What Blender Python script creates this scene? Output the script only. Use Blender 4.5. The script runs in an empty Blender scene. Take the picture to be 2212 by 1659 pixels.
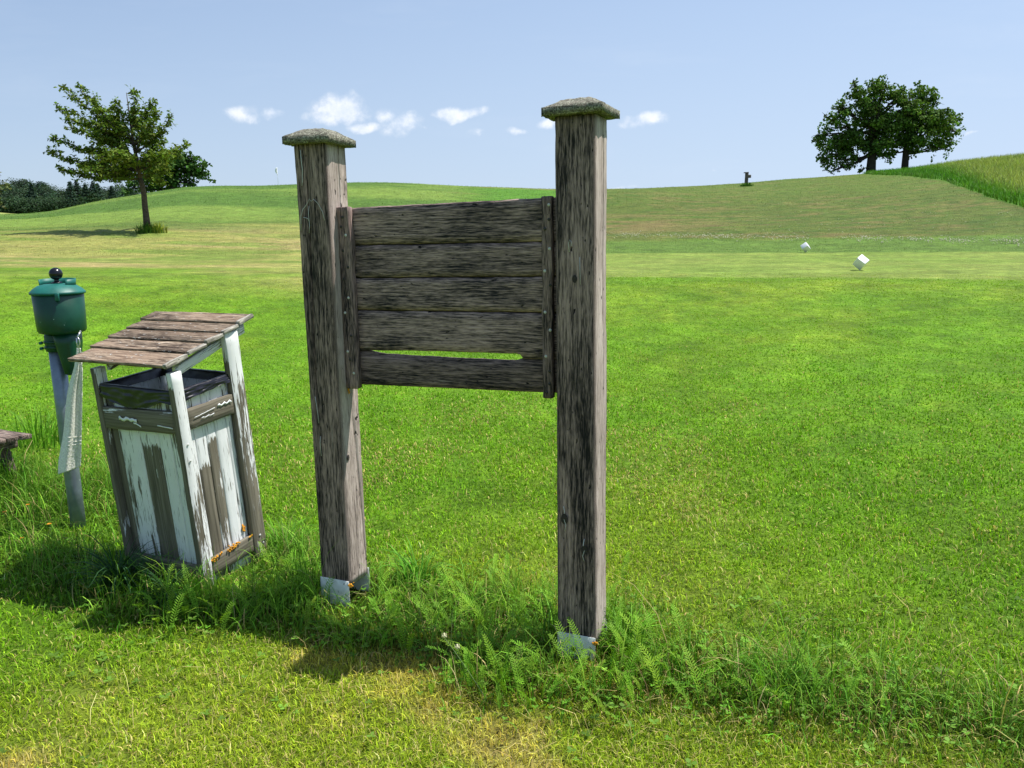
import bpy, math, random
import numpy as np
from mathutils import Vector, Matrix, noise as mnoise
random.seed(7); rng = np.random.default_rng(7)
sc = bpy.context.scene
col = sc.collection
R_ = math.radians

# ------------------------------------------------------------------ camera
PITCH, ROLL, CAM_H = R_(10.6), R_(-0.92), 1.65
PW, PH, FPX = 2212., 1659., 1671.
F = np.array([0, math.cos(PITCH), -math.sin(PITCH)])
_r0 = np.array([1., 0, 0]); _u0 = np.cross(_r0, F)
RX = _r0*math.cos(ROLL)+_u0*math.sin(ROLL); UX = -_r0*math.sin(ROLL)+_u0*math.cos(ROLL)
CP = np.array([0, 0, CAM_H])
cd = bpy.data.cameras.new('camera'); cam = bpy.data.objects.new('camera', cd); col.objects.link(cam)
cd.sensor_width = 36; cd.lens = 36*FPX/PW; cd.clip_start = .05; cd.clip_end = 9000
cam.matrix_world = Matrix(((RX[0], UX[0], -F[0], 0), (RX[1], UX[1], -F[1], 0), (RX[2], UX[2], -F[2], CAM_H), (0, 0, 0, 1)))
sc.camera = cam

# ------------------------------------------------------------------ light
SUN_DIR = np.array([.488, .100, 1.]); SUN_DIR /= np.linalg.norm(SUN_DIR)
SUN_EL = math.asin(SUN_DIR[2]); SUN_AZ = math.atan2(SUN_DIR[0], SUN_DIR[1])
sl = bpy.data.lights.new('sun', 'SUN'); sl.energy = 5.0; sl.angle = R_(.5); sl.color = (1, .96, .89)
so = bpy.data.objects.new('sun', sl); col.objects.link(so)
so.rotation_euler = Vector(SUN_DIR).to_track_quat('Z', 'Y').to_euler(); so.location = (6, 1, 12)
sc.view_settings.view_transform = 'Standard'; sc.view_settings.look = 'None'
sc.view_settings.exposure = 0.38; sc.view_settings.gamma = 1

def ray(x, y):
    return F + RX*((x-PW/2)/FPX) - UX*((y-PH/2)/FPX)
def at_y(x, y, Y):
    d = ray(x, y); return CP + d*(Y/d[1])
def at_d(x, y, D):
    d = ray(x, y); return CP + d*(D/math.hypot(d[0], d[1]))
def at_z(x, y, z=0.):
    d = ray(x, y); return CP + d*((z-CAM_H)/d[2])
def proj(P):
    v = np.atleast_2d(P)-CP; z = v@F; z = np.where(z < .01, .01, z)
    return PW/2+FPX*(v@RX)/z, PH/2-FPX*(v@UX)/z

class NT:
    """small node-tree helper"""
    def __init__(s, tree): s.t = tree; s.t.nodes.clear()
    def n(s, typ, **k):
        nd = s.t.nodes.new(typ)
        for a, b in k.items():
            if a.startswith('i_'):
                key = a[2:]; key = int(key) if key.isdigit() else key.replace('_', ' ')
                s.set(nd.inputs[key], b)
            else: setattr(nd, a, b)
        return nd
    def set(s, inp, v):
        if isinstance(v, bpy.types.NodeSocket): s.t.links.new(v, inp)
        elif isinstance(v, bpy.types.Node): s.t.links.new(v.outputs[0], inp)
        else:
            if hasattr(inp.default_value, '__len__') and not hasattr(v, '__len__'): v = [v]*len(inp.default_value)
            if hasattr(inp.default_value, '__len__') and len(inp.default_value) == 4 and len(v) == 3: v = (*v, 1)
            inp.default_value = v
    def math(s, op, a, b=0., c=0., clamp=False):
        nd = s.t.nodes.new('ShaderNodeMath'); nd.operation = op; nd.use_clamp = clamp
        s.set(nd.inputs[0], a); s.set(nd.inputs[1], b); s.set(nd.inputs[2], c); return nd.outputs[0]
    def vmath(s, op, a, b=(0, 0, 0), out=0):
        nd = s.t.nodes.new('ShaderNodeVectorMath'); nd.operation = op
        s.set(nd.inputs[0], a); s.set(nd.inputs[1], b); return nd.outputs[out]
    def noise(s, vec, scale, detail=4, rough=.55, w=None):
        nd = s.n('ShaderNodeTexNoise'); s.set(nd.inputs['Vector'], vec)
        nd.inputs['Scale'].default_value = scale; nd.inputs['Detail'].default_value = detail; nd.inputs['Roughness'].default_value = rough
        return nd.outputs['Fac']
    def maprange(s, v, a, b, c=0., d=1., smooth=False):
        nd = s.n('ShaderNodeMapRange'); nd.interpolation_type = 'SMOOTHSTEP' if smooth else 'LINEAR'
        for i, q in enumerate((v, a, b, c, d)): s.set(nd.inputs[i], q)
        return nd.outputs[0]
    def mix(s, f, a, b, blend='MIX'):
        nd = s.n('ShaderNodeMix', data_type='RGBA', blend_type=blend)
        s.set(nd.inputs['Factor'], f)
        s.set(nd.inputs[6], a); s.set(nd.inputs[7], b); return nd.outputs[2]
    def ramp(s, f, pts):
        nd = s.n('ShaderNodeValToRGB'); s.set(nd.inputs[0], f); cr = nd.color_ramp
        while len(cr.elements) < len(pts): cr.elements.new(.5)
        for e, (p, c) in zip(cr.elements, pts): e.position = p; e.color = (*c, 1)
        return nd.outputs[0]
    def attr(s, name, typ='GEOMETRY'):
        return s.n('ShaderNodeAttribute', attribute_name=name, attribute_type=typ)
    def link(s, a, b): s.t.links.new(a, b)

# ------------------------------------------------------------------ sky with small fair-weather clouds
w = bpy.data.worlds.new('World'); sc.world = w; w.use_nodes = True
N = NT(w.node_tree)
sky = N.n('ShaderNodeTexSky', sky_type='NISHITA', sun_disc=False, sun_elevation=SUN_EL, sun_rotation=SUN_AZ)
sky.altitude = 400; sky.air_density = 1.0; sky.dust_density = 2.2; sky.ozone_density = 1.6
tc = N.n('ShaderNodeTexCoord'); sep = N.n('ShaderNodeSeparateXYZ', i_0=tc.outputs['Generated'])
dy = N.math('MAXIMUM', sep.outputs[1], .02)
u = N.math('DIVIDE', sep.outputs[0], dy); v = N.math('DIVIDE', sep.outputs[2], dy)
uv = N.n('ShaderNodeCombineXYZ', i_0=u, i_1=v)
cloud_nz = N.noise(uv, 26, 6, .62)
big_nz = N.noise(uv, 9, 2, .5)
warp = N.vmath('SCALE', N.vmath('SUBTRACT', N.n('ShaderNodeTexNoise', i_Vector=uv.outputs[0], i_Scale=16., i_Detail=3.).outputs['Color'], (.5, .5, .5)), (0, 0, 0))
warp.node.inputs['Scale'].default_value = .035
uvw = N.vmath('ADD', uv.outputs[0], warp)
CL = [(735, 236, 58, 26, 1.0), (705, 252, 42, 17, .8), (782, 268, 38, 11, .85), (840, 240, 30, 17, .7), (872, 262, 40, 26, .68), (520, 241, 46, 15, .55), (588, 240, 27, 15, .75),
      (450, 220, 15, 9, .3), (997, 243, 54, 14, 1.), (1115, 284, 27, 8, .75), (1030, 288, 20, 8, .4), (1178, 264, 26, 11, .9),
      (1398, 264, 56, 14, .95), (1330, 406, 36, 5, .6), (2105, 290, 26, 5, .35), (1535, 372, 12, 4, .3), (910, 273, 18, 5, .3), (1405, 376, 10, 4, .3)]
tot = None
for (cx, cy, a, b, k) in CL:
    d = ray(cx, cy); u0, v0 = d[0]/d[1], d[2]/d[1]
    e = N.vmath('SUBTRACT', uvw, (u0, v0, 0)); e = N.vmath('MULTIPLY', e, (FPX/a, FPX/b, 0))
    L = N.vmath('LENGTH', e, out=1)
    f = N.math('MULTIPLY', N.math('SUBTRACT', 1.32, L), k if k > .5 else k*1.0)
    tot = f if tot is None else N.math('MAXIMUM', tot, f)
dens = N.math('ADD', tot, N.math('MULTIPLY', N.math('SUBTRACT', cloud_nz, .5), 2.3))
dens = N.math('MULTIPLY', N.maprange(dens, .10, 1.05, 0, 1, True), N.maprange(tot, -.1, .3, 0, 1, True))
wisp = N.noise(N.vmath('MULTIPLY', uv.outputs[0], (1, 6, 0)), 2.2, 5, .6)
dens2 = N.math('MULTIPLY', N.maprange(wisp, .52, .8, 0, 1), .10)
dens = N.math('MAXIMUM', N.math('MULTIPLY', dens, .93), dens2)
ccol = N.mix(N.maprange(cloud_nz, .35, .6), (6.4, 7.2, 8.6), (9.0, 9.1, 9.4))
# pale summer moisture near the horizon belongs to the sky itself
milk = N.mix(N.math('ADD', N.maprange(v, 0., .62, .86, .40), N.math('MULTIPLY', sep.outputs[0], .28), clamp=True), sky.outputs[0], N.mix(N.maprange(v, .05, .5), (5.5, 6.65, 8.3), (4.1, 5.7, 8.6)))
final = N.mix(dens, milk, ccol)
SKYGAIN = N.vmath('MULTIPLY', final, (.90, .92, .935))
bg = N.n('ShaderNodeBackground', i_Color=SKYGAIN, i_Strength=.098)
out = N.n('ShaderNodeOutputWorld', i_Surface=bg)

# ------------------------------------------------------------------ helpers
def tag(o, label=None, cat=None, group=None, kind=None):
    if label: o['label'] = label
    if cat: o['category'] = cat
    if group: o['group'] = group
    if kind: o['kind'] = kind
    return o
def empty(name, loc=(0, 0, 0), mat=None):
    o = bpy.data.objects.new(name, None); col.objects.link(o); o.empty_display_size = .1
    if mat is not None: o.matrix_world = mat
    else: o.location = loc
    return o
def mesh_np(name, V, faces, mat, parent=None, colors=None, smooth=False, attrs=None):
    """faces: list of (M,k) int arrays; colors: (V,3) point colours; attrs: {name:(V,3)}"""
    me = bpy.data.meshes.new(name); V = np.asarray(V, np.float32)
    me.vertices.add(len(V)); me.vertices.foreach_set('co', V.ravel())
    faces = [np.asarray(f, np.int32) for f in faces if len(f)]
    idx = np.concatenate([f.ravel() for f in faces]); tot = np.concatenate([np.full(len(f), f.shape[1], np.int32) for f in faces])
    me.loops.add(len(idx)); me.loops.foreach_set('vertex_index', idx)
    me.polygons.add(len(tot)); st = np.concatenate([[0], np.cumsum(tot)[:-1]]).astype(np.int32)
    me.polygons.foreach_set('loop_start', st); me.polygons.foreach_set('loop_total', tot)
    if smooth: me.polygons.foreach_set('use_smooth', np.ones(len(tot), bool))
    me.update(calc_edges=True)
    if colors is not None:
        ca = me.color_attributes.new('Col', 'FLOAT_COLOR', 'POINT')
        c4 = np.ones((len(V), 4), np.float32); c4[:, :3] = colors; ca.data.foreach_set('color', c4.ravel())
    for k, a in (attrs or {}).items():
        at = me.attributes.new(k, 'FLOAT_VECTOR', 'POINT'); at.data.foreach_set('vector', np.asarray(a, np.float32).ravel())
    me.materials.append(mat)
    o = bpy.data.objects.new(name, me); col.objects.link(o)
    if parent is not None: o.parent = parent
    return o
class MB:
    """collects shapes that make ONE mesh"""
    def __init__(s): s.v = []; s.f = []; s.g = []; s.n = 0
    def add(s, V, Fs, G=None):
        V = np.asarray(V, float); s.v.append(V); s.g.append(V if G is None else np.asarray(G, float))
        for f in Fs: s.f.append([i+s.n for i in f])
        s.n += len(V)
    def build(s, name, mat, parent=None, smooth=False, mw=None):
        V = np.vstack(s.v); G = np.vstack(s.g)
        fs = {}
        for f in s.f: fs.setdefault(len(f), []).append(f)
        o = mesh_np(name, V, list(fs.values()), mat, parent, smooth=smooth, attrs={'grain': G})
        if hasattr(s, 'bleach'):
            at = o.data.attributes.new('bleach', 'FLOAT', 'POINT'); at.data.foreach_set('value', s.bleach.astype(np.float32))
        return o
    def board(s, P, L, W, T, nl=14, nw=3, rough=.002, seed=0, edge=None, axis='L'):
        """a sawn board: P origin corner, L/W/T edge vectors; worn edges; grain runs along L"""
        P, L, W, T = map(lambda a: np.array(a, float), (P, L, W, T))
        ll, lw, lt = np.linalg.norm(L), np.linalg.norm(W), np.linalg.norm(T)
        bev = min(.003, lw*.1, lt*.2)
        # ring of the section (w,t)
        ws = np.linspace(bev, lw-bev, nw+1)
        ring = [(x, 0.) for x in ws]+[(lw, bev), (lw, lt-bev)]+[(x, lt) for x in ws[::-1]]+[(0, lt-bev), (0., bev)]
        ring = np.array(ring); k = len(ring)
        us = np.concatenate([[0, bev], np.linspace(bev, ll-bev, nl)[1:-1], [ll-bev, ll]])
        V = []; G = []
        eL, eW, eT = L/ll, W/lw, T/lt
        off = np.array([seed*3.17 % 11, seed*1.93 % 7, 0])
        for a, uu in enumerate(us):
            sh = bev if a in (0, len(us)-1) else 0
            for (x, t) in ring:
                xx = min(max(x, sh), lw-sh); tt = min(max(t, sh), lt-sh)
                q = mnoise.noise(Vector((uu*7+seed*5.1, xx*16, tt*9+seed)))
                q2 = mnoise.noise(Vector((uu*11+seed*3.3+40, (0 if x < lw/2 else 9), seed*.7)))
                dw = rough*2.*q2*(1 if x in (0., lw) or True else 0)*((x/lw-.5)*2)
                dt = rough*q*((tt/lt-.5)*2)
                du = 0.
                if edge and a in (0, 1, len(us)-2, len(us)-1):
                    du = edge*mnoise.noise(Vector((xx*60+seed, tt*40, 3+a//2)))*(-1 if a < 2 else 1)
                V.append(P+eL*(uu+du)+eW*(xx+dw)+eT*(tt+dt)); G.append((uu+off[0], xx+off[1], tt+seed))
        Fs = []
        m = len(us)
        for a in range(m-1):
            for b in range(k):
                c = (b+1) % k; Fs.append((a*k+b, a*k+c, (a+1)*k+c, (a+1)*k+b))
        Fs.append(tuple(range(k))[::-1]); Fs.append(tuple(range((m-1)*k, m*k)))
        s.add(V, Fs, G)
    def tube(s, pts, rad, n=10, cap=True):
        pts = [np.array(p, float) for p in pts]; m = len(pts)
        rad = [rad]*m if not hasattr(rad, '__len__') else rad
        V = []; ref = np.array([0.31, .2, .93])
        for i, p in enumerate(pts):
            t = pts[min(i+1, m-1)]-pts[max(i-1, 0)]; t /= max(np.linalg.norm(t), 1e-9)
            a = np.cross(t, ref if abs(t@ref) < .95 else np.array([1., 0, 0])); a /= np.linalg.norm(a); b = np.cross(t, a)
            for j in range(n):
                an = 2*math.pi*j/n; V.append(p+(a*math.cos(an)+b*math.sin(an))*rad[i])
        Fs = [(i*n+j, i*n+(j+1) % n, (i+1)*n+(j+1) % n, (i+1)*n+j) for i in range(m-1) for j in range(n)]
        if cap: Fs += [tuple(range(n))[::-1], tuple(range((m-1)*n, m*n))]
        s.add(V, Fs)
    def lathe(s, prof, c=(0, 0, 0), n=40, sx=1., axis=(0, 0, 1)):
        c = np.array(c, float); V = []
        for (r, z) in prof:
            for j in range(n):
                an = 2*math.pi*j/n; V.append(c+np.array([r*math.cos(an), r*math.sin(an)*sx, z]))
        m = len(prof)
        Fs = [(i*n+j, i*n+(j+1) % n, (i+1)*n+(j+1) % n, (i+1)*n+j) for i in range(m-1) for j in range(n)]
        Fs += [tuple(range(n))[::-1], tuple(range((m-1)*n, m*n))]
        s.add(V, Fs)

def vnoise(x, y, seed=0):
    """vectorised value noise"""
    def h(i, j):
        n = (i.astype(np.int64)*374761393+j.astype(np.int64)*668265263+seed*1442695041) & 0xffffffff
        n = ((n ^ (n >> 13))*1274126177) & 0xffffffff
        return ((n ^ (n >> 16)) & 0xffff)/65535.
    xi, yi = np.floor(x), np.floor(y); fx, fy = x-xi, y-yi
    fx = fx*fx*(3-2*fx); fy = fy*fy*(3-2*fy)
    a, b, c, d = h(xi, yi), h(xi+1, yi), h(xi, yi+1), h(xi+1, yi+1)
    return (a*(1-fx)+b*fx)*(1-fy)+(c*(1-fx)+d*fx)*fy
def fbm(x, y, seed=0, o=4):
    s, a, t = 0, .5, 0
    for i in range(o): s = s+a*vnoise(x*2**i, y*2**i, seed+i*17); t += a; a *= .5
    return s/t
def sstep(a, b, x):
    t = np.clip((x-a)/(b-a), 0, 1); return t*t*(3-2*t)

# ------------------------------------------------------------------ terrain shape
def line_tan(pts):
    th, tn = [], []
    for x, y in pts:
        d = ray(x, y); th.append(math.atan2(d[0], d[1])); tn.append(d[2]/math.hypot(d[0], d[1]))
    return np.array(th), np.array(tn)
SKYL = [(-400, 466), (0, 463), (60, 461), (110, 456), (200, 437), (300, 420), (400, 404), (470, 401), (560, 401.5), (640, 398), (760, 394), (830, 394), (900, 397), (1000, 402), (1100, 405.5),
        (1200, 408), (1310, 408.5), (1400, 406), (1500, 402), (1600, 396), (1700, 387), (1750, 384), (1850, 377), (1950, 369), (2050, 358), (2150, 347), (2212, 341), (2500, 325)]
K24 = line_tan([(-300, 560), (0, 556), (650, 552), (1300, 548), (1900, 545), (2212, 543), (2500, 541)])
K14 = line_tan([(-300, 602), (0, 600), (650, 600), (1300, 600), (1900, 601), (2212, 605), (2500, 607)])
K38 = line_tan([(-300, 506), (0, 503), (315, 487), (650, 488), (1300, 492), (1750, 482), (2212, 468), (2500, 460)])
KS = line_tan(SKYL)
KFAR = line_tan([(-400, 450), (0, 452.5), (110, 456), (260, 460), (600, 470), (2500, 470)])
def tan_at(K, th): return np.interp(th, K[0], K[1])
def crest_r(th): return 75+38*sstep(.12, .36, th)
def terrain_z(x, y):
    x = np.asarray(x, float); y = np.asarray(y, float); shp = x.shape; x = x.ravel(); y = y.ravel()
    r = np.maximum(np.hypot(x, y), .01); th = np.arctan2(x, y); h = CAM_H
    rc = crest_r(th); leftw = 1-sstep(-.62, -.55, th)
    ts = tan_at(KS, th); tf = tan_at(KFAR, th)
    # knots (r, tan)
    kr = [np.full_like(r, q) for q in (2., 3., 4., 5., 6.5, 9., 14.5, 24., 38.)]+[rc, rc*1.7, np.full_like(r, 400.), np.full_like(r, 3500.)]
    z0 = {2.: 0, 3.: 0, 4.: .0, 5.: .04, 6.5: .15, 9.: .38}
    kt = [np.full_like(r, (z0[q]-h)/q) for q in (2., 3., 4., 5., 6.5, 9.)]+[tan_at(K14, th), tan_at(K24, th), tan_at(K38, th), ts,
          ts*(1-leftw)*.55+leftw*(tf*.5+ts*.5)-.012*(1-leftw), tf-.004*(1-leftw), tf-.02]
    KR = np.log(np.array(kr)); KT = np.array(kt); n = len(kr)
    H = np.diff(KR, axis=0); D = np.diff(KT, axis=0)/H
    M = np.zeros_like(KT)
    w1 = 2*H[1:]+H[:-1]; w2 = H[1:]+2*H[:-1]; ok = D[1:]*D[:-1] > 0
    with np.errstate(all='ignore'): M[1:-1] = np.where(ok, (w1+w2)/(w1/D[:-1]+w2/D[1:]), 0)
    M[0] = D[0]; M[-1] = D[-1]
    lr = np.log(r); i = np.clip((lr[None] >= KR).sum(0)-1, 0, n-2); c = np.arange(len(r))
    hh = H[i, c]; t = np.clip((lr-KR[i, c])/hh, 0, 1)
    tn = (2*t**3-3*t**2+1)*KT[i, c]+(t**3-2*t**2+t)*hh*M[i, c]+(-2*t**3+3*t**2)*KT[i+1, c]+(t**3-t**2)*hh*M[i+1, c]
    z = h+r*tn
    z = np.where(r < 4, 0, z); z = np.where((r >= 4) & (r < 5), z*sstep(4, 5, r), z)
    z = z+(fbm(x*.9, y*.9, 3, 3)-.5)*.035*sstep(4, 8, r)
    z = z+(fbm(x*.22, y*.22, 4, 3)-.5)*.22*sstep(24, 45, r)*(1-.6*sstep(60, 75, r)*(r < rc*1.1))
    z = z+(fbm(x*2.2, y*2.2, 8, 2)-.5)*.03*sstep(1, 3, r)*(1-sstep(4, 9, r))
    return z.reshape(shp)
def tz(x, y): return float(terrain_z(np.array([x]), np.array([y]))[0])

LP = np.array([-.80, 3.415]); RB, RT = np.array([.2704, 2.907]), np.array([.2748, 3.039])
def near_line(x, y, A_, B_):
    A_, B_ = np.array(A_), np.array(B_); d = B_-A_; t = np.clip(((x-A_[0])*d[0]+(y-A_[1])*d[1])/(d@d), 0, 1)
    return np.hypot(x-A_[0]-d[0]*t, y-A_[1]-d[1]*t)
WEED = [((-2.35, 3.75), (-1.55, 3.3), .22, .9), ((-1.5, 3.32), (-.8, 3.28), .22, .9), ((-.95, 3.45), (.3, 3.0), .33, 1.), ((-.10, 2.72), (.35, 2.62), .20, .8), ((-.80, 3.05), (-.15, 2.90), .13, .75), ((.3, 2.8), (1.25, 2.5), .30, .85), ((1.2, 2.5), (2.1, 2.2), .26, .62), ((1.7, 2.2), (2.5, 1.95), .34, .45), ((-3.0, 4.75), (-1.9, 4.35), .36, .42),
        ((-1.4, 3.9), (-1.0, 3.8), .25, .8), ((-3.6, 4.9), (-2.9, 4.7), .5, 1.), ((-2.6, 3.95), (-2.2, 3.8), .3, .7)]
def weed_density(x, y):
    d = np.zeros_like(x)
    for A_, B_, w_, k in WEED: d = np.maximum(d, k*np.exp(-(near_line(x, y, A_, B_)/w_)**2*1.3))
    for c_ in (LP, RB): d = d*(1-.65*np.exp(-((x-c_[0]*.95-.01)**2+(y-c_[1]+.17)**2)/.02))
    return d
# ---- what grows where (turf colour by place, with shade under the weeds put in)
def lerp(a, b, t): return a+(b-a)*np.asarray(t)[..., None]
BMEAD = [(1840, 372), (1880, 377), (1960, 381), (2040, 391), (2090, 408), (2140, 428), (2212, 449), (2400, 480)]
TEEL = 1300
def turf(x, y, z):
    r = np.hypot(x, y); th = np.arctan2(x, y)
    px, py = proj(np.stack([x, y, z], -1)); px = np.where(y < .5, -9999, px)
    n1 = fbm(x*.55, y*.55, 11, 4); n2 = fbm(x*2.3+5, y*2.3, 12, 3); n3 = fbm(x*.13, y*.30, 13, 4); n4 = fbm(x*.045, y*.12, 15, 4)
    lush = np.array([.126, .242, .012]); yel = np.array([.250, .310, .030]); deep = np.array([.064, .165, .010]); straw = np.array([.40, .33, .10])
    c = lerp(np.broadcast_to(lush, x.shape+(3,)), yel, sstep(.46, .80, n1)*.42)
    c = lerp(c, deep, sstep(.50, .25, n2)*.32)
    # mown foreground is thinner and yellower, with straw patches
    fg = (1-sstep(2.7, 3.5, r+.35*(x > 0)*x*.6))
    c = lerp(c, yel, np.clip(fg*(.28+.5*n1), 0, 1)); c = lerp(c, straw, fg*sstep(.52, .72, n2)*.85)
    ds = np.exp(-((x-.75-.28*(y-4.2))**2/.5+(y-4.6)**2/1.2)); c = lerp(c, yel, np.clip(ds*.75, 0, 1)*(.3+.7*n1))
    rm = sstep(3.4, 4.2, r)*(1-sstep(9, 13, r)); c = lerp(c, np.array([.10, .25, .007]), rm*.4)
    # tee plateau
    tee = sstep(14.3, 14.7, r)*(1-sstep(23.8, 24.1, r))*sstep(-.02, .02, th)
    n5_ = fbm(x*.5, y*.7, 61, 4)
    fair = np.array([.205, .275, .050])
    tcl = lerp(np.broadcast_to(fair, x.shape+(3,)), np.array([.17, .26, .038]), sstep(.40, .7, n5_)*.8)
    c = lerp(c, tcl, tee)
    # collar behind the tee
    green2 = np.array([.105, .185, .028])
    k = sstep(23.8, 24.1, r)*(1-sstep(29, 31, r+1.5*(n1-.5))); c = lerp(c, green2, k)
    # rough on the slope
    n5 = fbm(x*.42, y*.75, 51, 5); n6 = fbm(x*1.3, y*1.9, 52, 4)
    rough = lerp(lerp(np.broadcast_to(np.array([.118, .158, .028]), x.shape+(3,)), np.array([.18, .165, .050]), sstep(.47, .72, n5)), np.array([.075, .14, .018]), sstep(.52, .33, n6)*.8)
    k = sstep(29, 31, r+1.5*(n1-.5)); c = lerp(c, rough*np.array([.86, .88, .85]), k)
    br = np.exp(-((px-1410)/190)**2-((py-485)/24)**2); c = lerp(c, np.array([.19, .155, .055]), br*.75*sstep(.35, .6, n5))
    up = sstep(50, 85, r+25*(n4-.5)); c = lerp(c, np.array([.105, .170, .024]), up*.5)
    # left half: straw coloured semi rough, then green mound
    lf = 1-sstep(-.10, .0, th)
    dry = lerp(np.broadcast_to(np.array([.265, .275, .070]), x.shape+(3,)), np.array([.36, .30, .115]), sstep(.50, .75, n3)); dry = lerp(dry, np.array([.15, .225, .035]), sstep(.58, .34, fbm(x*.35, y*.8, 77, 4))*.85)
    k = lf*sstep(11.5, 19, r+9*(n1-.5)-4*sstep(-.1, -.5, th)+2.)*(1-sstep(33, 46, r+14*(n3-.5))); c = lerp(c, dry, k)
    mnd = lerp(lerp(np.broadcast_to(np.array([.115, .195, .032]), x.shape+(3,)), np.array([.165, .255, .042]), sstep(.4, .62, n4)), np.array([.075, .155, .022]), sstep(.55, .40, n4)*.8)
    k = lf*sstep(33, 46, r+14*(n3-.5)); c = lerp(c, mnd, k)
    k = lf*sstep(120, 160, r); c = lerp(c, np.array([.26, .31, .08]), k)
    mid = (1-sstep(.05, .14, th))*sstep(-.1, 0, th)*sstep(40, 50, r); c = lerp(c, lerp(np.broadcast_to(np.array([.085, .215, .018]), x.shape+(3,)), np.array([.2, .2, .06]), sstep(.55, .75, n3)), mid)
    # unmown meadow on the right hill
    by = np.interp(px, [p[0] for p in BMEAD], [p[1] for p in BMEAD])
    md = (px > 1835)*(r > 30)*sstep(2, -2, py-by-6*(n1-.5))
    mc = lerp(lerp(np.broadcast_to(np.array([.085, .225, .015]), x.shape+(3,)), np.array([.27, .33, .085]), sstep(10, 42, by-py+10*(n1-.5))), np.array([.05, .15, .012]), sstep(.5, .25, n3)*.45)
    c = lerp(c, mc, md)
    c = c*(1-.72*np.clip(weed_density(x, y)*1.3, 0, 1))[:, None]  # shade under the tall weeds put into the turf colour
    return c, md, tee

def rot_dirs(th, extra=0): pass
rad = np.concatenate([[.15, .5, 1, 1.5], np.geomspace(1.8, 14, 70), np.geomspace(14.1, 27, 60), np.geomspace(27.3, 130, 150), np.geomspace(134, 600, 40), np.geomspace(640, 3500, 12)])
thv = np.concatenate([np.linspace(-math.pi, -.86, 40, endpoint=False), np.linspace(-.86, .86, 640), np.linspace(.86, math.pi, 41)[1:]])
TH, RR = np.meshgrid(thv, rad, indexing='ij')
GX, GY = RR*np.sin(TH), RR*np.cos(TH)
GZ = terrain_z(GX, GY)
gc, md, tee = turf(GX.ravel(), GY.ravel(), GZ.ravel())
nt_, nr_ = TH.shape
ii = (np.arange(nt_-1)[:, None]*nr_+np.arange(nr_-1)[None]).ravel()
quads = np.stack([ii, ii+nr_, ii+nr_+1, ii+1], 1)[:, ::-1]

def principled(N, **k):
    p = N.n('ShaderNodeBsdfPrincipled')
    for a, b in k.items(): N.set(p.inputs[a.replace('_', ' ')], b)
    return p
def mat_new(name):
    m = bpy.data.materials.new(name); m.use_nodes = True
    return m, NT(m.node_tree)
def finish(N, sh, bump=None):
    o = N.n('ShaderNodeOutputMaterial'); N.link(sh.outputs[0], o.inputs[0])

def ground_mat():
    m, N = mat_new('turf_soil')
    a = N.attr('Col'); pos = N.n('ShaderNodeNewGeometry').outputs['Position']
    n1 = N.noise(pos, 28, 3, .7); n2 = N.noise(pos, 5, 4, .65); n3 = N.noise(pos, .9, 5, .7)
    f = N.math('MULTIPLY', N.maprange(n1, .3, .7, .62, 1.25), N.maprange(n2, .3, .7, .74, 1.24))
    f = N.math('MULTIPLY', f, N.maprange(n3, .3, .7, .74, 1.27))
    f = N.math('MULTIPLY', f, N.maprange(N.noise(pos, 2.1, 4, .7), .3, .7, .80, 1.2))
    c = N.mix(1., a.outputs['Color'], f, 'MULTIPLY')
    c = N.mix(N.maprange(N.noise(pos, 2.6, 5, .75), .52, .72, 0, .6), c, N.mix(1., c, (1.7, 1.25, 1.6), 'MULTIPLY'))
    bp = N.n('ShaderNodeBump', i_Strength=.75, i_Distance=.05, i_Height=N.math('ADD', n1, N.math('MULTIPLY', n2, 2)))
    p = principled(N, Base_Color=c, Roughness=.85, Normal=bp.outputs[0]); p.inputs['Specular IOR Level'].default_value = .15
    finish(N, p); return m
M_ground = ground_mat()
near_ = sstep(9, 3, RR.ravel())[:, None]; gc = gc*(1-near_*.35)  # shade in the gaps between near blades put into the ground colour
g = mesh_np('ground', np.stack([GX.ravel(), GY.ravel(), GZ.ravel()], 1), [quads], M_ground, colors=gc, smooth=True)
tag(g, kind='structure', label='mown golf course turf rising to low hills')

# ------------------------------------------------------------------ grass blades
def leaf_mat(name, trans=.35, rough=.55, spec=.25, tint=(1, 1, 1), var=0.):
    m, N = mat_new(name); a = N.attr('Col')
    c = N.mix(1., a.outputs['Color'], tint, 'MULTIPLY')
    p = principled(N, Base_Color=c, Roughness=rough); p.inputs['Specular IOR Level'].default_value = spec
    t = N.n('ShaderNodeBsdfTranslucent', i_Color=N.mix(1., c, (1.15, 1.25, .6), 'MULTIPLY'))
    mx = N.n('ShaderNodeMixShader'); mx.inputs[0].default_value = trans
    N.link(p.outputs[0], mx.inputs[1]); N.link(t.outputs[0], mx.inputs[2]); finish(N, mx); return m
M_grass = leaf_mat('grass_blade', .26, .6, .18)
M_leaf = leaf_mat('foliage', .25, .7, .08)

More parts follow.
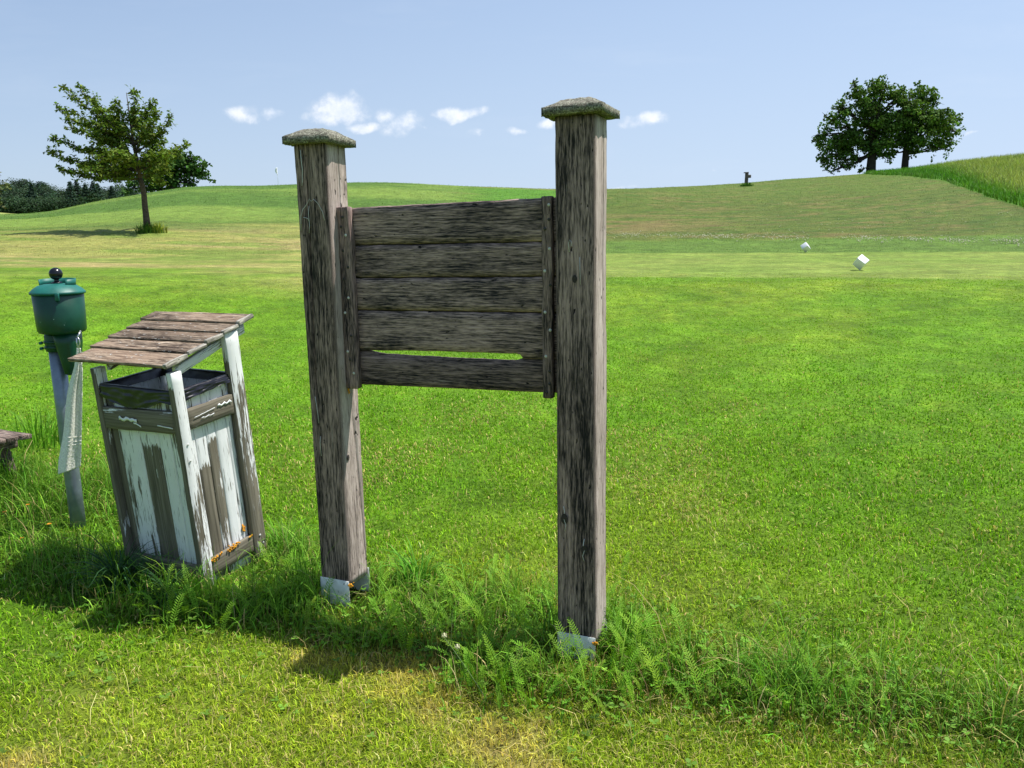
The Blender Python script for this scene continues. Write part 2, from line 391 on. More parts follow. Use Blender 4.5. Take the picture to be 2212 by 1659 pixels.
def blades(name, P, h, wd, lean, col_, mat, seg=2, curl=.6, colvar=.32, parent=None, azim=None, tipcol=None):
    """P (n,3) roots; each a tapered bent ribbon"""
    n = len(P); az = rng.uniform(0, 2*math.pi, n) if azim is None else azim
    face = az+math.pi/2+rng.normal(0, .5, n)
    wv = np.stack([np.cos(face), np.sin(face), np.zeros(n)], 1); dv = np.stack([np.cos(az), np.sin(az), np.zeros(n)], 1)
    V = []; 
    for k in range(seg):
        t = k/seg; b = lean*(t+curl*t*t)/(1+curl)
        c = P+dv*(np.sin(b)*h*t)[:, None]+np.array([0, 0, 1.])*(np.cos(b)*h*t)[:, None]
        ww = wd*(1-t**2*.75)*.5
        V += [c-wv*ww[:, None], c+wv*ww[:, None]]
    b = lean; V.append(P+dv*(np.sin(b)*h)[:, None]+np.array([0, 0, 1.])*(np.cos(b)*h)[:, None])
    m = 2*seg+1; VV = np.stack(V, 1).reshape(-1, 3); base = np.arange(n)*m
    fq = [np.stack([base+2*k, base+2*k+1, base+2*k+3, base+2*k+2], 1) for k in range(seg-1)]
    ft = [np.stack([base+2*seg-2, base+2*seg-1, base+2*seg], 1)]
    cc = col_*np.exp(rng.normal(0, 1, (n, 1))*(colvar if np.isscalar(colvar) else colvar[:, None]))*(1+rng.normal(0, .06, (n, 3)))
    C = np.repeat(cc[:, None], m, 1)
    if tipcol is not None: C[:, -1] = C[:, -1]*.4+tipcol*.6
    C[:, :2] *= .85  # root shade put into the colour of each blade's foot
    return mesh_np(name, VV, fq+ft, mat, parent, colors=np.clip(C.reshape(-1, 3), .004, .9))

def sample_wedge(n, r0, r1, t0, t1, power=0.):
    """points with density ~ 1/r^2 when power=0"""
    uu = rng.uniform(0, 1, n)
    r = r0*(r1/r0)**uu if power == 0 else (r0**power+(r1**power-r0**power)*uu)**(1/power)
    th = rng.uniform(t0, t1, n); x = r*np.sin(th); y = r*np.cos(th); return x, y, r
x, y, r = sample_wedge(420000, 1.9, 15.5, -.80, .80)
th_ = np.arctan2(x, y); keep = (rng.uniform(0, 1, len(x)) < 1-sstep(9, 15.5, r)*(1-.9*sstep(-.05, .05, th_))) & (rng.uniform(0, 1, len(x)) < (.55+.45*sstep(.3, .6, fbm(x*3, y*3, 33, 3))))
x, y, r = x[keep], y[keep], r[keep]
z = terrain_z(x, y); cc, _, tee_ = turf(x, y, z)
n = len(x)
straw = rng.uniform(0, 1, n) < (.09-.07*sstep(6, 10, r)+.11*(1-sstep(2.6, 3.8, r))+.25*sstep(.55, .75, fbm(x*.9, y*.9, 21, 3))*(r < 7))
cc = np.where(straw[:, None], np.array([.52, .43, .15]), cc*np.array([1.62, 1.56, .95]))
hg = rng.uniform(.014, .038, n)*(.8+.5*fbm(x*2, y*2, 5, 2))*(1+.02*r)*(1-.5*tee_)*(1-.55*sstep(5, 11, r))
wd = .0034*(r/2.5)**.75*rng.uniform(.7, 1.3, n)
o = blades('lawn_grass', np.stack([x, y, z-.002], 1), hg, wd, rng.uniform(.2, 1.25, n), cc, M_grass, seg=2, colvar=.32-.22*sstep(5, 11, r))
tag(o, 'short mown lawn grass, green with yellowed straw patches', 'grass', kind='stuff')

# ------------------------------------------------------------------ materials for wood, paint, metal
def old_wood(name, dark=(.018, .016, .015), light=(.20, .165, .135), moss=0., bright=1., nick=.0, reddish=0., bleach=False, vary=False):
    m, N = mat_new(name); g = N.attr('grain').outputs['Vector']
    s1 = N.noise(N.vmath('MULTIPLY', g, (7.5, 130, 130)), 1., 5, .6)
    s2 = N.noise(N.vmath('MULTIPLY', g, (24, 265, 265)), 1., 3, .6)
    blot = N.noise(N.vmath('MULTIPLY', g, (2.2, 9, 9)), 1., 4, .6)
    f = N.math('ADD', N.math('MULTIPLY', s1, .55), N.math('MULTIPLY', s2, .45))
    f = N.math('ADD', f, N.math('MULTIPLY', N.math('SUBTRACT', blot, .5), .42))
    l = tuple(q*bright for q in light); md_ = tuple((a*.62+b*.38)*bright for a, b in zip(dark, light))
    c = N.ramp(f, [(.395, dark), (.465, md_), (.545, l), (.65, tuple(min(q*1.7, .8) for q in l))])
    if bleach: # paler ramp on the right-hand side of the timber
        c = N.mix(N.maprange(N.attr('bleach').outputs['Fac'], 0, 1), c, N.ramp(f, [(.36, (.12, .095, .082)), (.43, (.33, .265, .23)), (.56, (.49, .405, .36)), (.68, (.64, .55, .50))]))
    if reddish: c = N.mix(N.maprange(blot, .45, .62, 0, reddish), c, (.095, .045, .026))
    if vary: c = N.mix(1., c, N.maprange(N.n('ShaderNodeObjectInfo').outputs['Random'], 0, 1, .72, 1.25), 'MULTIPLY')
    pits = N.noise(N.vmath('MULTIPLY', g, (26, 60, 60)), 1., 2, .5)
    c = N.mix(N.maprange(pits, .68, .74), c, (.010, .009, .009))
    c = N.mix(N.maprange(N.noise(N.vmath('MULTIPLY', g, (5, 120, 120)), 1., 3, .55), .70, .74, 0, .5), c, (.50, .47, .43))
    if nick:
        fl = N.noise(N.vmath('MULTIPLY', g, (26, 60, 60)), 1., 4, .6)
        c = N.mix(N.math('MULTIPLY', N.maprange(fl, .63, .66), nick), c, (.5, .49, .46))
    if moss:
        mo = N.noise(N.vmath('MULTIPLY', g, (70, 70, 70)), 1., 5, .75)
        c = N.mix(N.maprange(mo, .50-.1*moss, .60, 0, .85*moss), c, N.mix(N.maprange(N.noise(g, 190, 3), .42, .58), (.045, .055, .022), (.46, .46, .36)))
    hgt = N.math('ADD', f, N.math('MULTIPLY', N.maprange(pits, .68, .74), -.5))
    bp = N.n('ShaderNodeBump', i_Strength=.9, i_Distance=.004, i_Height=hgt)
    p = principled(N, Base_Color=c, Roughness=.86, Normal=bp.outputs[0]); p.inputs['Specular IOR Level'].default_value = .2
    finish(N, p); return m
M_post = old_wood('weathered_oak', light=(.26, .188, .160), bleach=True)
M_board = old_wood('weathered_oak_board', dark=(.014, .014, .017), light=(.265, .190, .168), vary=True)
M_cap = old_wood('lichened_oak', dark=(.02, .019, .015), light=(.17, .15, .12), moss=1.)
M_roof = old_wood('roof_wood', vary=True, dark=(.032, .020, .014), light=(.33, .255, .185), nick=.9, reddish=.5)
M_endg = old_wood('lichen_edge', dark=(.12, .11, .09), light=(.42, .39, .34), moss=.2)
M_bench = old_wood('bench_wood', dark=(.03, .022, .018), light=(.24, .18, .15), nick=.5)
M_fence = old_wood('distant_wood')

def peel_mat():
    """white paint peeling off grey wood; the object property 'cover' says how much paint is left"""
    m, N = mat_new('peeling_paint'); g = N.attr('grain').outputs['Vector']
    cov = N.attr('cover', 'OBJECT').outputs['Fac']
    oz = N.n('ShaderNodeSeparateXYZ', i_0=N.n('ShaderNodeTexCoord').outputs['Object']).outputs[2]
    nf = N.n('ShaderNodeSeparateXYZ', i_0=N.n('ShaderNodeTexCoord').outputs['Normal']).outputs[1]
    cov = N.math('SUBTRACT', cov, N.math('MULTIPLY', N.attr('front_wear', 'OBJECT').outputs['Fac'], N.maprange(nf, -.4, -.6)))
    cov = N.math('ADD', cov, N.math('MULTIPLY', N.attr('grad', 'OBJECT').outputs['Fac'], N.math('SUBTRACT', oz, .55)))
    cov = N.math('ADD', cov, N.maprange(N.math('SUBTRACT', oz, N.attr('top', 'OBJECT').outputs['Fac']), -.03, .03, 0, .6))
    s1 = N.noise(N.vmath('MULTIPLY', g, (2.6, 26, 26)), 1., 4, .62)
    s2 = N.noise(N.vmath('MULTIPLY', g, (7, 130, 130)), 1., 3, .6)
    s3 = N.noise(N.vmath('MULTIPLY', g, (2.0, 5., 5.)), 1., 3, .6)
    f = N.math('ADD', N.math('MULTIPLY', s1, .5), N.math('MULTIPLY', s2, .36)); f = N.math('ADD', f, N.math('MULTIPLY', s3, .45))
    th = N.maprange(cov, 0, 1, .82, .475)
    mk = N.maprange(N.math('SUBTRACT', f, th), -.006, .006)
    gr = N.noise(N.vmath('MULTIPLY', g, (3, 90, 90)), 1., 5, .6)
    wood = N.ramp(gr, [(.3, (.075, .066, .048)), (.5, (.155, .138, .102)), (.7, (.24, .215, .165))])
    dirt = N.noise(g, 9, 4, .6)
    paint = N.mix(N.maprange(dirt, .45, .75, 0, .35), (.80, .81, .81), (.62, .63, .60))
    paint = N.mix(N.maprange(s2, .60, .635, 0, .85), paint, (.10, .09, .07))
    c = N.mix(mk, wood, paint)
    hgt = N.math('ADD', N.math('MULTIPLY', mk, .7), N.math('MULTIPLY', gr, .5))
    bp = N.n('ShaderNodeBump', i_Strength=.8, i_Distance=.002, i_Height=hgt)
    p = principled(N, Base_Color=c, Roughness=N.maprange(mk, 0, 1, .85, .5), Normal=bp.outputs[0])
    p.inputs['Specular IOR Level'].default_value = .25
    finish(N, p); return m
M_peel = peel_mat()
def simple(name, c, rough=.5, metal=0., nz=.12, scale=30, bump=0., spec=.5, trans=0., speck=None):
    m, N = mat_new(name); tc = N.n('ShaderNodeTexCoord').outputs['Object']
    q = N.noise(tc, scale, 4, .6)
    cc = N.mix(1., c, N.maprange(q, .25, .75, 1-nz, 1+nz), 'MULTIPLY')
    if speck: cc = N.mix(N.maprange(N.noise(tc, speck[1], 3, .5), speck[2], speck[2]+.03), cc, speck[0])
    p = principled(N, Base_Color=cc, Roughness=N.maprange(q, .3, .7, rough*.85, min(rough*1.15, 1)), Metallic=metal)
    p.inputs['Specular IOR Level'].default_value = spec
    if bump:
        b = N.n('ShaderNodeBump', i_Strength=bump, i_Distance=.004, i_Height=q); N.link(b.outputs[0], p.inputs['Normal'])
    finish(N, p); return m
M_green = simple('green_plastic', (.002, .050, .028), .38, nz=.25, scale=14, bump=.12, speck=((.25, .4, .35), 55, .73))
M_lid = simple('faded_green_plastic', (.008, .125, .10), .5, nz=.3, scale=14, bump=.1)
M_black = simple('black_plastic', (.006, .006, .009), .22, nz=.1)
M_pole = simple('galvanised_pole', (.22, .26, .32), .42, metal=.55, nz=.22, scale=22, bump=.05, speck=((.6, .62, .66), 40, .72))
M_knot = simple('knot_wood', (.035, .028, .024), .9, nz=.6, scale=120, bump=.6)
M_steel = simple('bright_steel', (.6, .6, .6), .3, metal=.9)
M_anchor = simple('painted_steel', (.74, .75, .73), .6, nz=.25, scale=26, bump=.2, speck=((.16, .16, .14), 36, .64))
M_screw = simple('screw_dark', (.05, .048, .045), .5, metal=.5)
M_screwl = simple('screw_white', (.55, .55, .52), .6)
M_white = simple('white_tee_paint', (.80, .81, .83), .45, nz=.06, scale=8)
M_bag = simple('black_bin_liner', (.010, .009, .016), .32, nz=.2, scale=16, bump=.5)
M_lich = simple('orange_lichen', (.62, .27, .012), .9, nz=.5, scale=90, bump=1.)
M_cloth = simple('white_terry', (.80, .78, .70), .95, nz=.28, scale=95, bump=1., spec=.1)
M_flag = simple('flag_cloth', (.85, .85, .80), .8)
M_bark = simple('bark', (.085, .07, .055), .9, nz=.55, scale=14, bump=1., spec=.1)
M_bark2 = simple('dark_bark', (.045, .038, .03), .9, nz=.5, scale=2, bump=.5, spec=.1)

# ------------------------------------------------------------------ the empty wooden sign frame
def sq(c, rot, wdt):
    d = np.array([math.cos(rot), math.sin(rot)]); n = np.array([-d[1], d[0]])
    return d, n
def post_mesh(cb, ct, rb, rt, zb, zt, wdt, crack=None, seed=0):
    """square post, slightly twisted, rounded worn arrises, optional long drying crack on a side"""
    NS = 9; prof = []
    half = wdt/2; rr = .009
    sides = []
    us = list(np.linspace(-half+rr, half-rr, NS))
    for sd in range(4):
        l = [(q, 0.) for q in us]
        if crack and sd in crack:
            p0 = crack[sd][0]
            l = [(q, 0.) for q in us if abs(q-p0) > .011]+[(p0-.0045, .0), (p0-.001, 1.), (p0+.001, 1.), (p0+.0045, 0.)]
            l.sort()
        sides.append(l)
    ring = []
    for sd in range(4):
        for (q, dep) in sides[sd]: ring.append((sd, q, dep))
    K = 64; V = []; G = []
    for a in range(K+1):
        t = a/K; z = zb+(zt-zb)*t
        c = np.array(cb)*(1-t)+np.array(ct)*t; rot = rb*(1-t)+rt*t
        d, n = sq(c, rot, wdt)
        for (sd, q, dep) in ring:
            lo = mnoise.noise(Vector((z*2.1+seed*9, sd*3.3, q*8)))*.0035+mnoise.noise(Vector((z*22+seed, sd*5., q*70)))*.0010
            cornerw = max(0, abs(q)-(half-.014))/.005
            lo += cornerw*(-.0012+.0022*mnoise.noise(Vector((z*14+seed, sd*7+(1 if q > 0 else 2), 0))))
            qq = q; dd = 0.
            if crack and sd in crack and dep >= 0 and abs(q-crack[sd][0]) < .011:
                _, zc, zl, drift = crack[sd]
                am = max(0, 1-abs((z-zc)/zl)**3); qq = q+drift*max(-1., min(1., (z-zc)/zl))+.003*mnoise.noise(Vector((z*9, seed, 1)))
                dd = dep*.018*am
                if dep > 0: qq = q+(qq-q); 
                else: qq = qq+(.0)*am
            e = half+lo-dd
            lp = [(qq, -e), (e, qq), (-qq, e), (-e, -qq)][sd]
            V.append(np.r_[c+d*lp[0]+n*lp[1], z]); G.append((z+seed*2.3, q+sd*.4+seed, e))
    k = len(ring); Fs = [(a*k+b, a*k+(b+1) % k, (a+1)*k+(b+1) % k, (a+1)*k+b) for a in range(K) for b in range(k)]
    Fs += [tuple(range(k))[::-1], tuple(range(K*k, K*k+k))]
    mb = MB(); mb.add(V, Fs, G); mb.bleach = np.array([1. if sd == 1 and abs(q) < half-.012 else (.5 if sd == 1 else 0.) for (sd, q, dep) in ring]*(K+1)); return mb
LP = np.array([-.80, 3.415]); RB, RT = np.array([.2704, 2.907]), np.array([.2748, 3.039])
sign = empty('wooden_sign_frame', (-.26, 3.19, 0))
tag(sign, 'tall empty notice board frame of two capped oak posts with five weathered grey planks between', 'sign')
sign_inv = Matrix.Translation((.26, -3.19, 0))
def under(o, parent=sign, inv=sign_inv):
    o.parent = parent; o.matrix_parent_inverse = Matrix.Identity(4)
    o.matrix_local = inv @ Matrix.Identity(4) if parent is sign else Matrix.Identity(4)
    return o
def cap(c, rot, z, seed, tilt=(0, 0), half=.112, th=.026, hgt=.042):
    """lapped cap board with bevelled top, worn and chipped"""
    d, n = sq(c, rot, .2); V = []; G = []; M = 26
    def P(a, b, z_): return np.r_[c+d*a+n*b, z_]
    def topz(a, b):
        e = max(abs(a), abs(b))/half; return th+hgt*(1-max(0., (e-.42)/.58)) if e > .42 else th+hgt
    lay = []
    g = np.linspace(-half, half, M)
    def jit(a, b, s=1.):
        e = max(abs(a), abs(b))/half
        k = .006 if e > .98 else .001
        return k*mnoise.noise(Vector((a*38+seed*3, b*38, seed)))
    nv = 0
    for s_ in (0, 1):
        for a in g:
            for b in g:
                aa = a*(1+jit(a, b)/half); bb = b*(1+jit(b, a)/half)
                zz = z+(topz(a, b) if s_ else 0)+tilt[0]*a+tilt[1]*b+.0035*mnoise.noise(Vector((a*45+seed, b*45, s_*3.)))+.002*mnoise.noise(Vector((a*130+seed, b*130, s_*3.)))
                V.append(P(aa, bb, zz)); G.append((a+seed, b, zz))
    Fs = []
    for s_ in (0, 1):
        o_ = s_*M*M
        for i in range(M-1):
            for j in range(M-1):
                q = (o_+i*M+j, o_+(i+1)*M+j, o_+(i+1)*M+j+1, o_+i*M+j+1); Fs.append(q if s_ else q[::-1])
    per = [i*M for i in range(M)]+[(M-1)*M+j for j in range(1, M)]+[i*M+M-1 for i in range(M-2, -1, -1)]+[j for j in range(M-2, 0, -1)]
    for i in range(len(per)):
        a, b = per[i], per[(i+1) % len(per)]; Fs.append((a, b, b+M*M, a+M*M))
    mb = MB(); mb.add(V, Fs, G); return mb
def anchor(c, rot, zt, half, seed):
    """flat steel post shoe: strips up the faces"""
    mb = MB(); d, n = sq(c, rot, .1)
    e = half+.002
    for (fx, fy, ax, ay) in ((0, -1, 1, 0), (0, 1, 1, 0)):
        q0 = np.r_[c+d*(-half if ax else 0)+n*fy*e, -.12]; T = np.r_[n*fy*.003, 0]
        mb.board(q0, (0, 0, zt+.12), np.r_[d*2*half, 0], T, nl=5, nw=4, rough=.0008, seed=seed)
    return mb
def dome(c, nrm, r=.006, h=.003):
    nrm = np.array(nrm, float); nrm /= np.linalg.norm(nrm); a = np.cross(nrm, (0, 0, 1.)); a /= np.linalg.norm(a); b = np.cross(nrm, a)
    V = [c+nrm*h]; 
    for k, (rr, hh) in enumerate(((.6, .8), (1., .0))):
        for j in range(10):
            an = j*math.pi/5; V.append(c+(a*math.cos(an)+b*math.sin(an))*r*rr+nrm*h*hh)
    Fs = [(0, 1+j, 1+(j+1) % 10) for j in range(10)]+[(1+j, 11+j, 11+(j+1) % 10, 1+(j+1) % 10) for j in range(10)]
    return V, Fs

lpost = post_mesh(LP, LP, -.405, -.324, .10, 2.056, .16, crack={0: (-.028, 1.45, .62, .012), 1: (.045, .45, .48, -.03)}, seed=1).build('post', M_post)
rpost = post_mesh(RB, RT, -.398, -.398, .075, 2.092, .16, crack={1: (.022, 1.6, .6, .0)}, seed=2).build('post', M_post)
for o in (lpost, rpost): under(o)
lcap = cap(LP, -.31, 2.052, 3, tilt=(-.01, .0), half=.112, hgt=.036, th=.029); under(lcap.build('cap', M_cap), lpost)
rcap = cap(RT, -.40, 2.094, 5, tilt=(.02, .0), half=.115, hgt=.034, th=.03); under(rcap.build('cap', M_cap), rpost)
under(anchor(LP, -.405, .125, .0785, 1).build('post_anchor', M_anchor), lpost)
under(anchor(RB, -.398, .105, .0785, 2).build('post_anchor', M_anchor), rpost)
mb = MB(); dr, nr = sq(RB, -.398, .1)
V_, F_ = dome(np.r_[RB+dr*-.01-nr*.087, .045], np.r_[-nr, 0], .011, .006); mb.add(V_, F_); under(mb.build('bolt', M_screw), rpost)
# panel frame axes
SR = -.38; sd_, sn_ = sq(LP, SR, 1.); D3 = np.r_[sd_, 0]; N3 = np.r_[sn_, 0]; UP = np.array([0, 0, 1.]); L3 = np.r_[LP, 0]
def PS(s, n_, z): return L3+D3*s+N3*n_+UP*z
BD = [(1.638, 1.792, 1.641, 1.806), (1.497, 1.633, 1.507, 1.637), (1.359, 1.493, 1.3645, 1.503), (1.180, 1.354, 1.190, 1.3605), (1.024, 1.166, 1.040, 1.166)]
def panel_plank(i, zl0, zl1, zr0, zr1):
    """plank seen from the front between the battens; ragged edges"""
    s0, s1, n0, th = .088, 1.055, .018, .026
    NL, NW = 70, 7; V = []; G = []
    for face in (0, 1):
        for a in range(NL+1):
            t = a/NL; s = s0+(s1-s0)*t; b0 = zl0+(zr0-zl0)*t; b1 = zl1+(zr1-zl1)*t
            b1 += .0028*mnoise.noise(Vector((s*13, i*3.1, 0)))+.0012*mnoise.noise(Vector((s*60, i*3.1, 5)))
            b0 += .002*mnoise.noise(Vector((s*11, i*3.1, 7)))
            if i == 4: b1 += .016*(1-sstep(.14, .28, s))-.003*sstep(.28, .5, s)+.018*sstep(.86, .92, s)
            if i == 3: b0 += .004*sstep(.2, .5, s)-.019*sstep(.885, .90, s)
            if face == 1: b0 -= .009 if i < 3 else .0; b1 -= .004 if 0 < i < 4 else 0
            for k in range(NW+1):
                q = (0, .03, .2, .4, .6, .8, .97, 1)[k]; z = b0+(b1-b0)*q; bow = (.007 if k in (0, NW) and face == 0 else 0)+ .0025*mnoise.noise(Vector((s*3, q*2, i*4.)))+.0012*mnoise.noise(Vector((s*16, q*9, i)))
                if i == 4 and face == 0: bow += .012*sstep(.72, 1., q)
                V.append(PS(s, n0+bow+(th if face else 0), z)); G.append((s+i*4.1, z+i*2.7, .03*face))
    m = NW+1; Fs = []
    O = (NL+1)*m
    for a in range(NL):
        for k in range(NW):
            q = (a*m+k, (a+1)*m+k, (a+1)*m+k+1, a*m+k+1); Fs.append(q); Fs.append(tuple(v+O for v in q[::-1]))
        Fs.append((a*m, a*m+O, (a+1)*m+O, (a+1)*m)); Fs.append((a*m+NW, (a+1)*m+NW, (a+1)*m+NW+O, a*m+NW+O))
    for k in range(NW):
        Fs.append((k, k+1, k+1+O, k+O)); e = NL*m; Fs.append((e+k+1, e+k, e+k+O, e+k+1+O))
    mb = MB(); mb.add(V, Fs, G); return mb
for i, b in enumerate(BD): under(panel_plank(i, *b).build('plank', M_board))
# white drips and scratches of dried paint are on the front battens as screws
for side in (0, 1):
    mb = MB()
    if side == 0: P0, wv, ln = PS(.0775, -.022, 1.013), D3*.062, .783
    else: P0, wv, ln = PS(.998, -.010, 1.022), D3*.041, .787
    mb.board(P0, UP*ln, wv, N3*.038 if side == 0 else N3*.030, nl=40, nw=4, rough=.0025, seed=5+side, edge=.004)
    bt = under(mb.build('batten', M_board))
    fr = P0-N3*.0015
    zs = ((.74, .5, 0), (.70, .35, 0), (.665, .7, 1), (.60, .4, 0), (.53, .75, 0), (.48, .35, 0), (.40, .65, 1), (.335, .3, 1), (.235, .7, 0), (.165, .35, 1), (.13, .5, 0), (.07, .75, 1)) if side == 0 else \
        ((.755, .75, 1), (.70, .75, 0), (.665, .35, 0), (.59, .8, 1), (.505, .3, 1), (.45, .85, 0), (.345, .3, 1), (.275, .8, 1), (.17, .35, 1), (.11, .7, 0), (.06, .7, 0), (.025, .4, 0))
    for (zz, ww, white) in zs:
        c = fr+UP*zz+wv*ww; m2 = MB(); V_, F_ = dome(c, -N3, .0062, .003); m2.add(V_, F_)
        under(m2.build('screw', M_screwl if white else M_screw), bt)
# snail trails / dried drips on the wood: thin raised deposits
def trail(pts, w_=.0016, parent=None):
    mb = MB(); mb.tube(pts, [w_*(.6+.5*math.sin(3*i+1)**2) for i in range(len(pts))], 6); o = mb.build('dried_drip', M_screwl); under(o, parent); return o
dl, nl_ = sq(LP, -.35, 1.)
def LF(a, z): return np.r_[LP+dl*a-nl_*.0835, z]
def Rf(a, z):
    dr_, nr_2 = sq(RB, -.398, 1.); c = RB+(RT-RB)*(z-.075)/2.017; return np.r_[c+dr_*a-nr_2*.0835, z]
trail([LF(-.04, 2.03), LF(-.038, 1.98), LF(-.036, 1.95), LF(-.04, 1.90), LF(-.043, 1.885)], .0022, lpost)
trail([LF(-.062, 1.70), LF(-.058, 1.76), LF(-.045, 1.79), LF(-.033, 1.80), LF(-.02, 1.815), LF(-.012, 1.83), LF(-.003, 1.82), LF(.01, 1.828), LF(.03, 1.81), LF(.05, 1.775), LF(.058, 1.74)], .0018, lpost)
trail([LF(-.015, 1.80), LF(-.02, 1.77), LF(-.018, 1.72), LF(-.022, 1.69)], .0014, lpost)
trail([LF(-.045, 1.755), LF(-.025, 1.75), LF(-.018, 1.735)], .0014, lpost)
trail([LF(-.045, .98), LF(-.04, .94), LF(-.036, .90), LF(-.034, .86)], .0016, lpost)
trail([LF(-.03, .80), LF(-.034, .77), LF(-.032, .71)], .0014, lpost)
trail([Rf(-.02, 1.60), Rf(-.024, 1.63), Rf(-.018, 1.645), Rf(-.012, 1.635), Rf(-.014, 1.62)], .0016, rpost)
trail([Rf(.02, 1.58), Rf(.021, 1.53), Rf(.022, 1.48)], .0012, rpost)
trail([Rf(-.05, .62), Rf(-.045, .60), Rf(-.048, .57), Rf(-.04, .545), Rf(-.045, .52)], .0016, rpost)
trail([Rf(.035, .50), Rf(.03, .47), Rf(.036, .455), Rf(.028, .43), Rf(.034, .41)], .0016, rpost)
# dark knots in the oak
def knot(c, nrm, r_, parent):
    mb = MB(); V_, F_ = dome(c, nrm, r_, .0012); V_ = np.array(V_); V_[:, 2] = c[2]+(V_[:, 2]-c[2])*1.5; mb.add(V_, F_); under(mb.build('knot', M_knot, smooth=True), parent)
knot(Rf(-.046, .57), np.r_[-nr, 0], .015, rpost); knot(Rf(.034, .455), np.r_[-nr, 0], .013, rpost); knot(Rf(.0, 1.50), np.r_[-nr, 0], .010, rpost)
knot(np.r_[LP+dl*.0825-nl_*.045, .70], np.r_[dl, 0], .010, lpost)
# orange lichen dabs
def lichen(c, nrm, s, n_, parent, inv=None, spread=(1, .5)):
    mb = MB(); nrm = np.array(nrm, float); nrm /= np.linalg.norm(nrm); a = np.cross(nrm, (0, 0, 1.)); a = a/np.linalg.norm(a) if np.linalg.norm(a) > .1 else np.array([1., 0, 0]); b = np.cross(nrm, a)
    for _ in range(n_):
        V_, F_ = dome(np.array(c)+a*random.gauss(0, s*spread[0])+b*random.gauss(0, s*spread[1]), nrm+np.array([random.gauss(0, .2) for _ in range(3)]), random.uniform(.003, .006), .004); mb.add(V_, F_)
    o = mb.build('lichen', M_lich); under(o, parent); return o
lichen(np.r_[LP+dl*.082-nl_*.01, 1.0], np.r_[dl, 0], .006, 12, lpost, spread=(.6, 1.6))
lichen(np.r_[LP+dl*.078-nl_*.08, .105], np.r_[dl-nl_, 0], .008, 12, lpost)
lichen(np.r_[RB+dr*.078-nr*.085, .085], np.r_[dr*.4-nr, 0], .006, 14, rpost)

# ------------------------------------------------------------------ leaning slatted litter bin with plank roof
bp_ = np.array([-1.498, 3.501, 0.]); yw = .455
ex = np.array([math.cos(yw), -math.sin(yw), 0]); ey = np.array([math.sin(yw), math.cos(yw), 0]); ez = np.array([0, 0, 1.])
ez = ez-ex*(-.009)+ey*(-.082); ez /= np.linalg.norm(ez); ex = ex-ez*(ex@ez); ex /= np.linalg.norm(ex); ey = np.cross(ez, ex)
BM = Matrix(((ex[0], ey[0], ez[0], bp_[0]), (ex[1], ey[1], ez[1], bp_[1]), (ex[2], ey[2], ez[2], 0), (0, 0, 0, 1)))
BINV = BM.inverted()
bin_ = empty('litter_bin', mat=BM)
tag(bin_, 'leaning wooden litter bin with peeling white paint, slatted brown roof and black liner', 'litter bin')
def bl(p):   # world point -> bin frame
    return np.array(BINV @ Vector(p))
def bpart(mb, name, m=M_peel, cover=None, parent=bin_, smooth=False, grad=0., top=9.):
    o = mb.build(name, m, parent, smooth); 
    if cover is not None: o['cover'] = float(cover); o['grad'] = float(grad); o['top'] = float(top)
    return o
W_, Dp, HF, HB = .548, .425, 1.085, 1.20
sc_ = 0
def bd(P, L, Wd, T, **k):
    global sc_; sc_ += 1
    mb = MB(); mb.board(P, L, Wd, T, seed=sc_, **k); return mb
# corner posts (x from right edge going left is negative)
PSF = [(-.032, 0., .034, .060, HF, .62), (-W_, 0., .034, .060, HF-.012, .18), (-.034, Dp-.085, .036, .085, HB, .40), (-W_, Dp-.085, .034, .085, HB, .5)]
PSF[0] = (-.034, 0., .034, .060, HF, .66)
for (px_, py_, a, b, h, cv) in PSF:
    h2 = h+.0
    pst = bpart(bd((px_, py_, -.03), (0, 0, h2+.03), (a, 0, 0), (0, b, 0), nl=26, nw=3, rough=.0018), 'corner_post', cover=cv, grad=.55); pst['front_wear'] = .55; pst['top'] = (1.03, .99, 1.08, 1.0)[PSF.index((px_, py_, a, b, h, cv))]
# rails
bpart(bd((-.514, .002, .775), (.480, 0, .018), (0, 0, .108), (0, .022, 0), nl=16, rough=.0015), 'rail', cover=.22)
bpart(bd((-.514, .002, .012), (.480, 0, .012), (0, 0, .098), (0, .022, 0), nl=16, rough=.0025), 'rail', cover=.16)
bpart(bd((-.024, .060, .800), (0, .279, 0), (0, 0, .098), (.022, 0, 0), nl=14, rough=.0015), 'rail', cover=.14)
bpart(bd((-.024, .060, .050), (0, .279, 0), (0, 0, .088), (.022, 0, 0), nl=14, rough=.002), 'rail', cover=.08)
bpart(bd((-.514, Dp-.03, .80), (.480, 0, 0), (0, 0, .10), (0, .022, 0), nl=8), 'rail', cover=.6)
bpart(bd((-W_+.004, .060, .80), (0, .279, 0), (0, 0, .10), (.022, 0, 0), nl=8), 'rail', cover=.6)
# boards of the box
zb_, zt_ = -.02, .985
xs = [-.464, -.312, -.186, -.104, -.036]; cvs = [.68, .22, .78, .60]
for i in range(4):
    bpart(bd((xs[i]+.0015, .028, zb_), (0, 0, zt_-zb_), (xs[i+1]-xs[i]-.003, 0, 0), (0, .018, 0), nl=24, rough=.001), 'board', cover=cvs[i], grad=.12, top=(9, .715, 9, 9)[i])
bpart(bd((-.512, .031, zb_), (0, 0, zt_-.01-zb_), (.0465, 0, 0), (0, .018, 0), nl=20, rough=.001), 'board', cover=.12)
ys = [.062, .101, .168, .227, .300, .338]; cvs = [.66, .22, .22, .90, .72]
for i in range(5):
    bpart(bd((-.046, ys[i]+.0015, zb_), (0, 0, zt_-zb_), (0, ys[i+1]-ys[i]-.003, 0), (.018, 0, 0), nl=24, rough=.001), 'board', cover=cvs[i], top=(.70, .60, .72, 9, 9)[i])
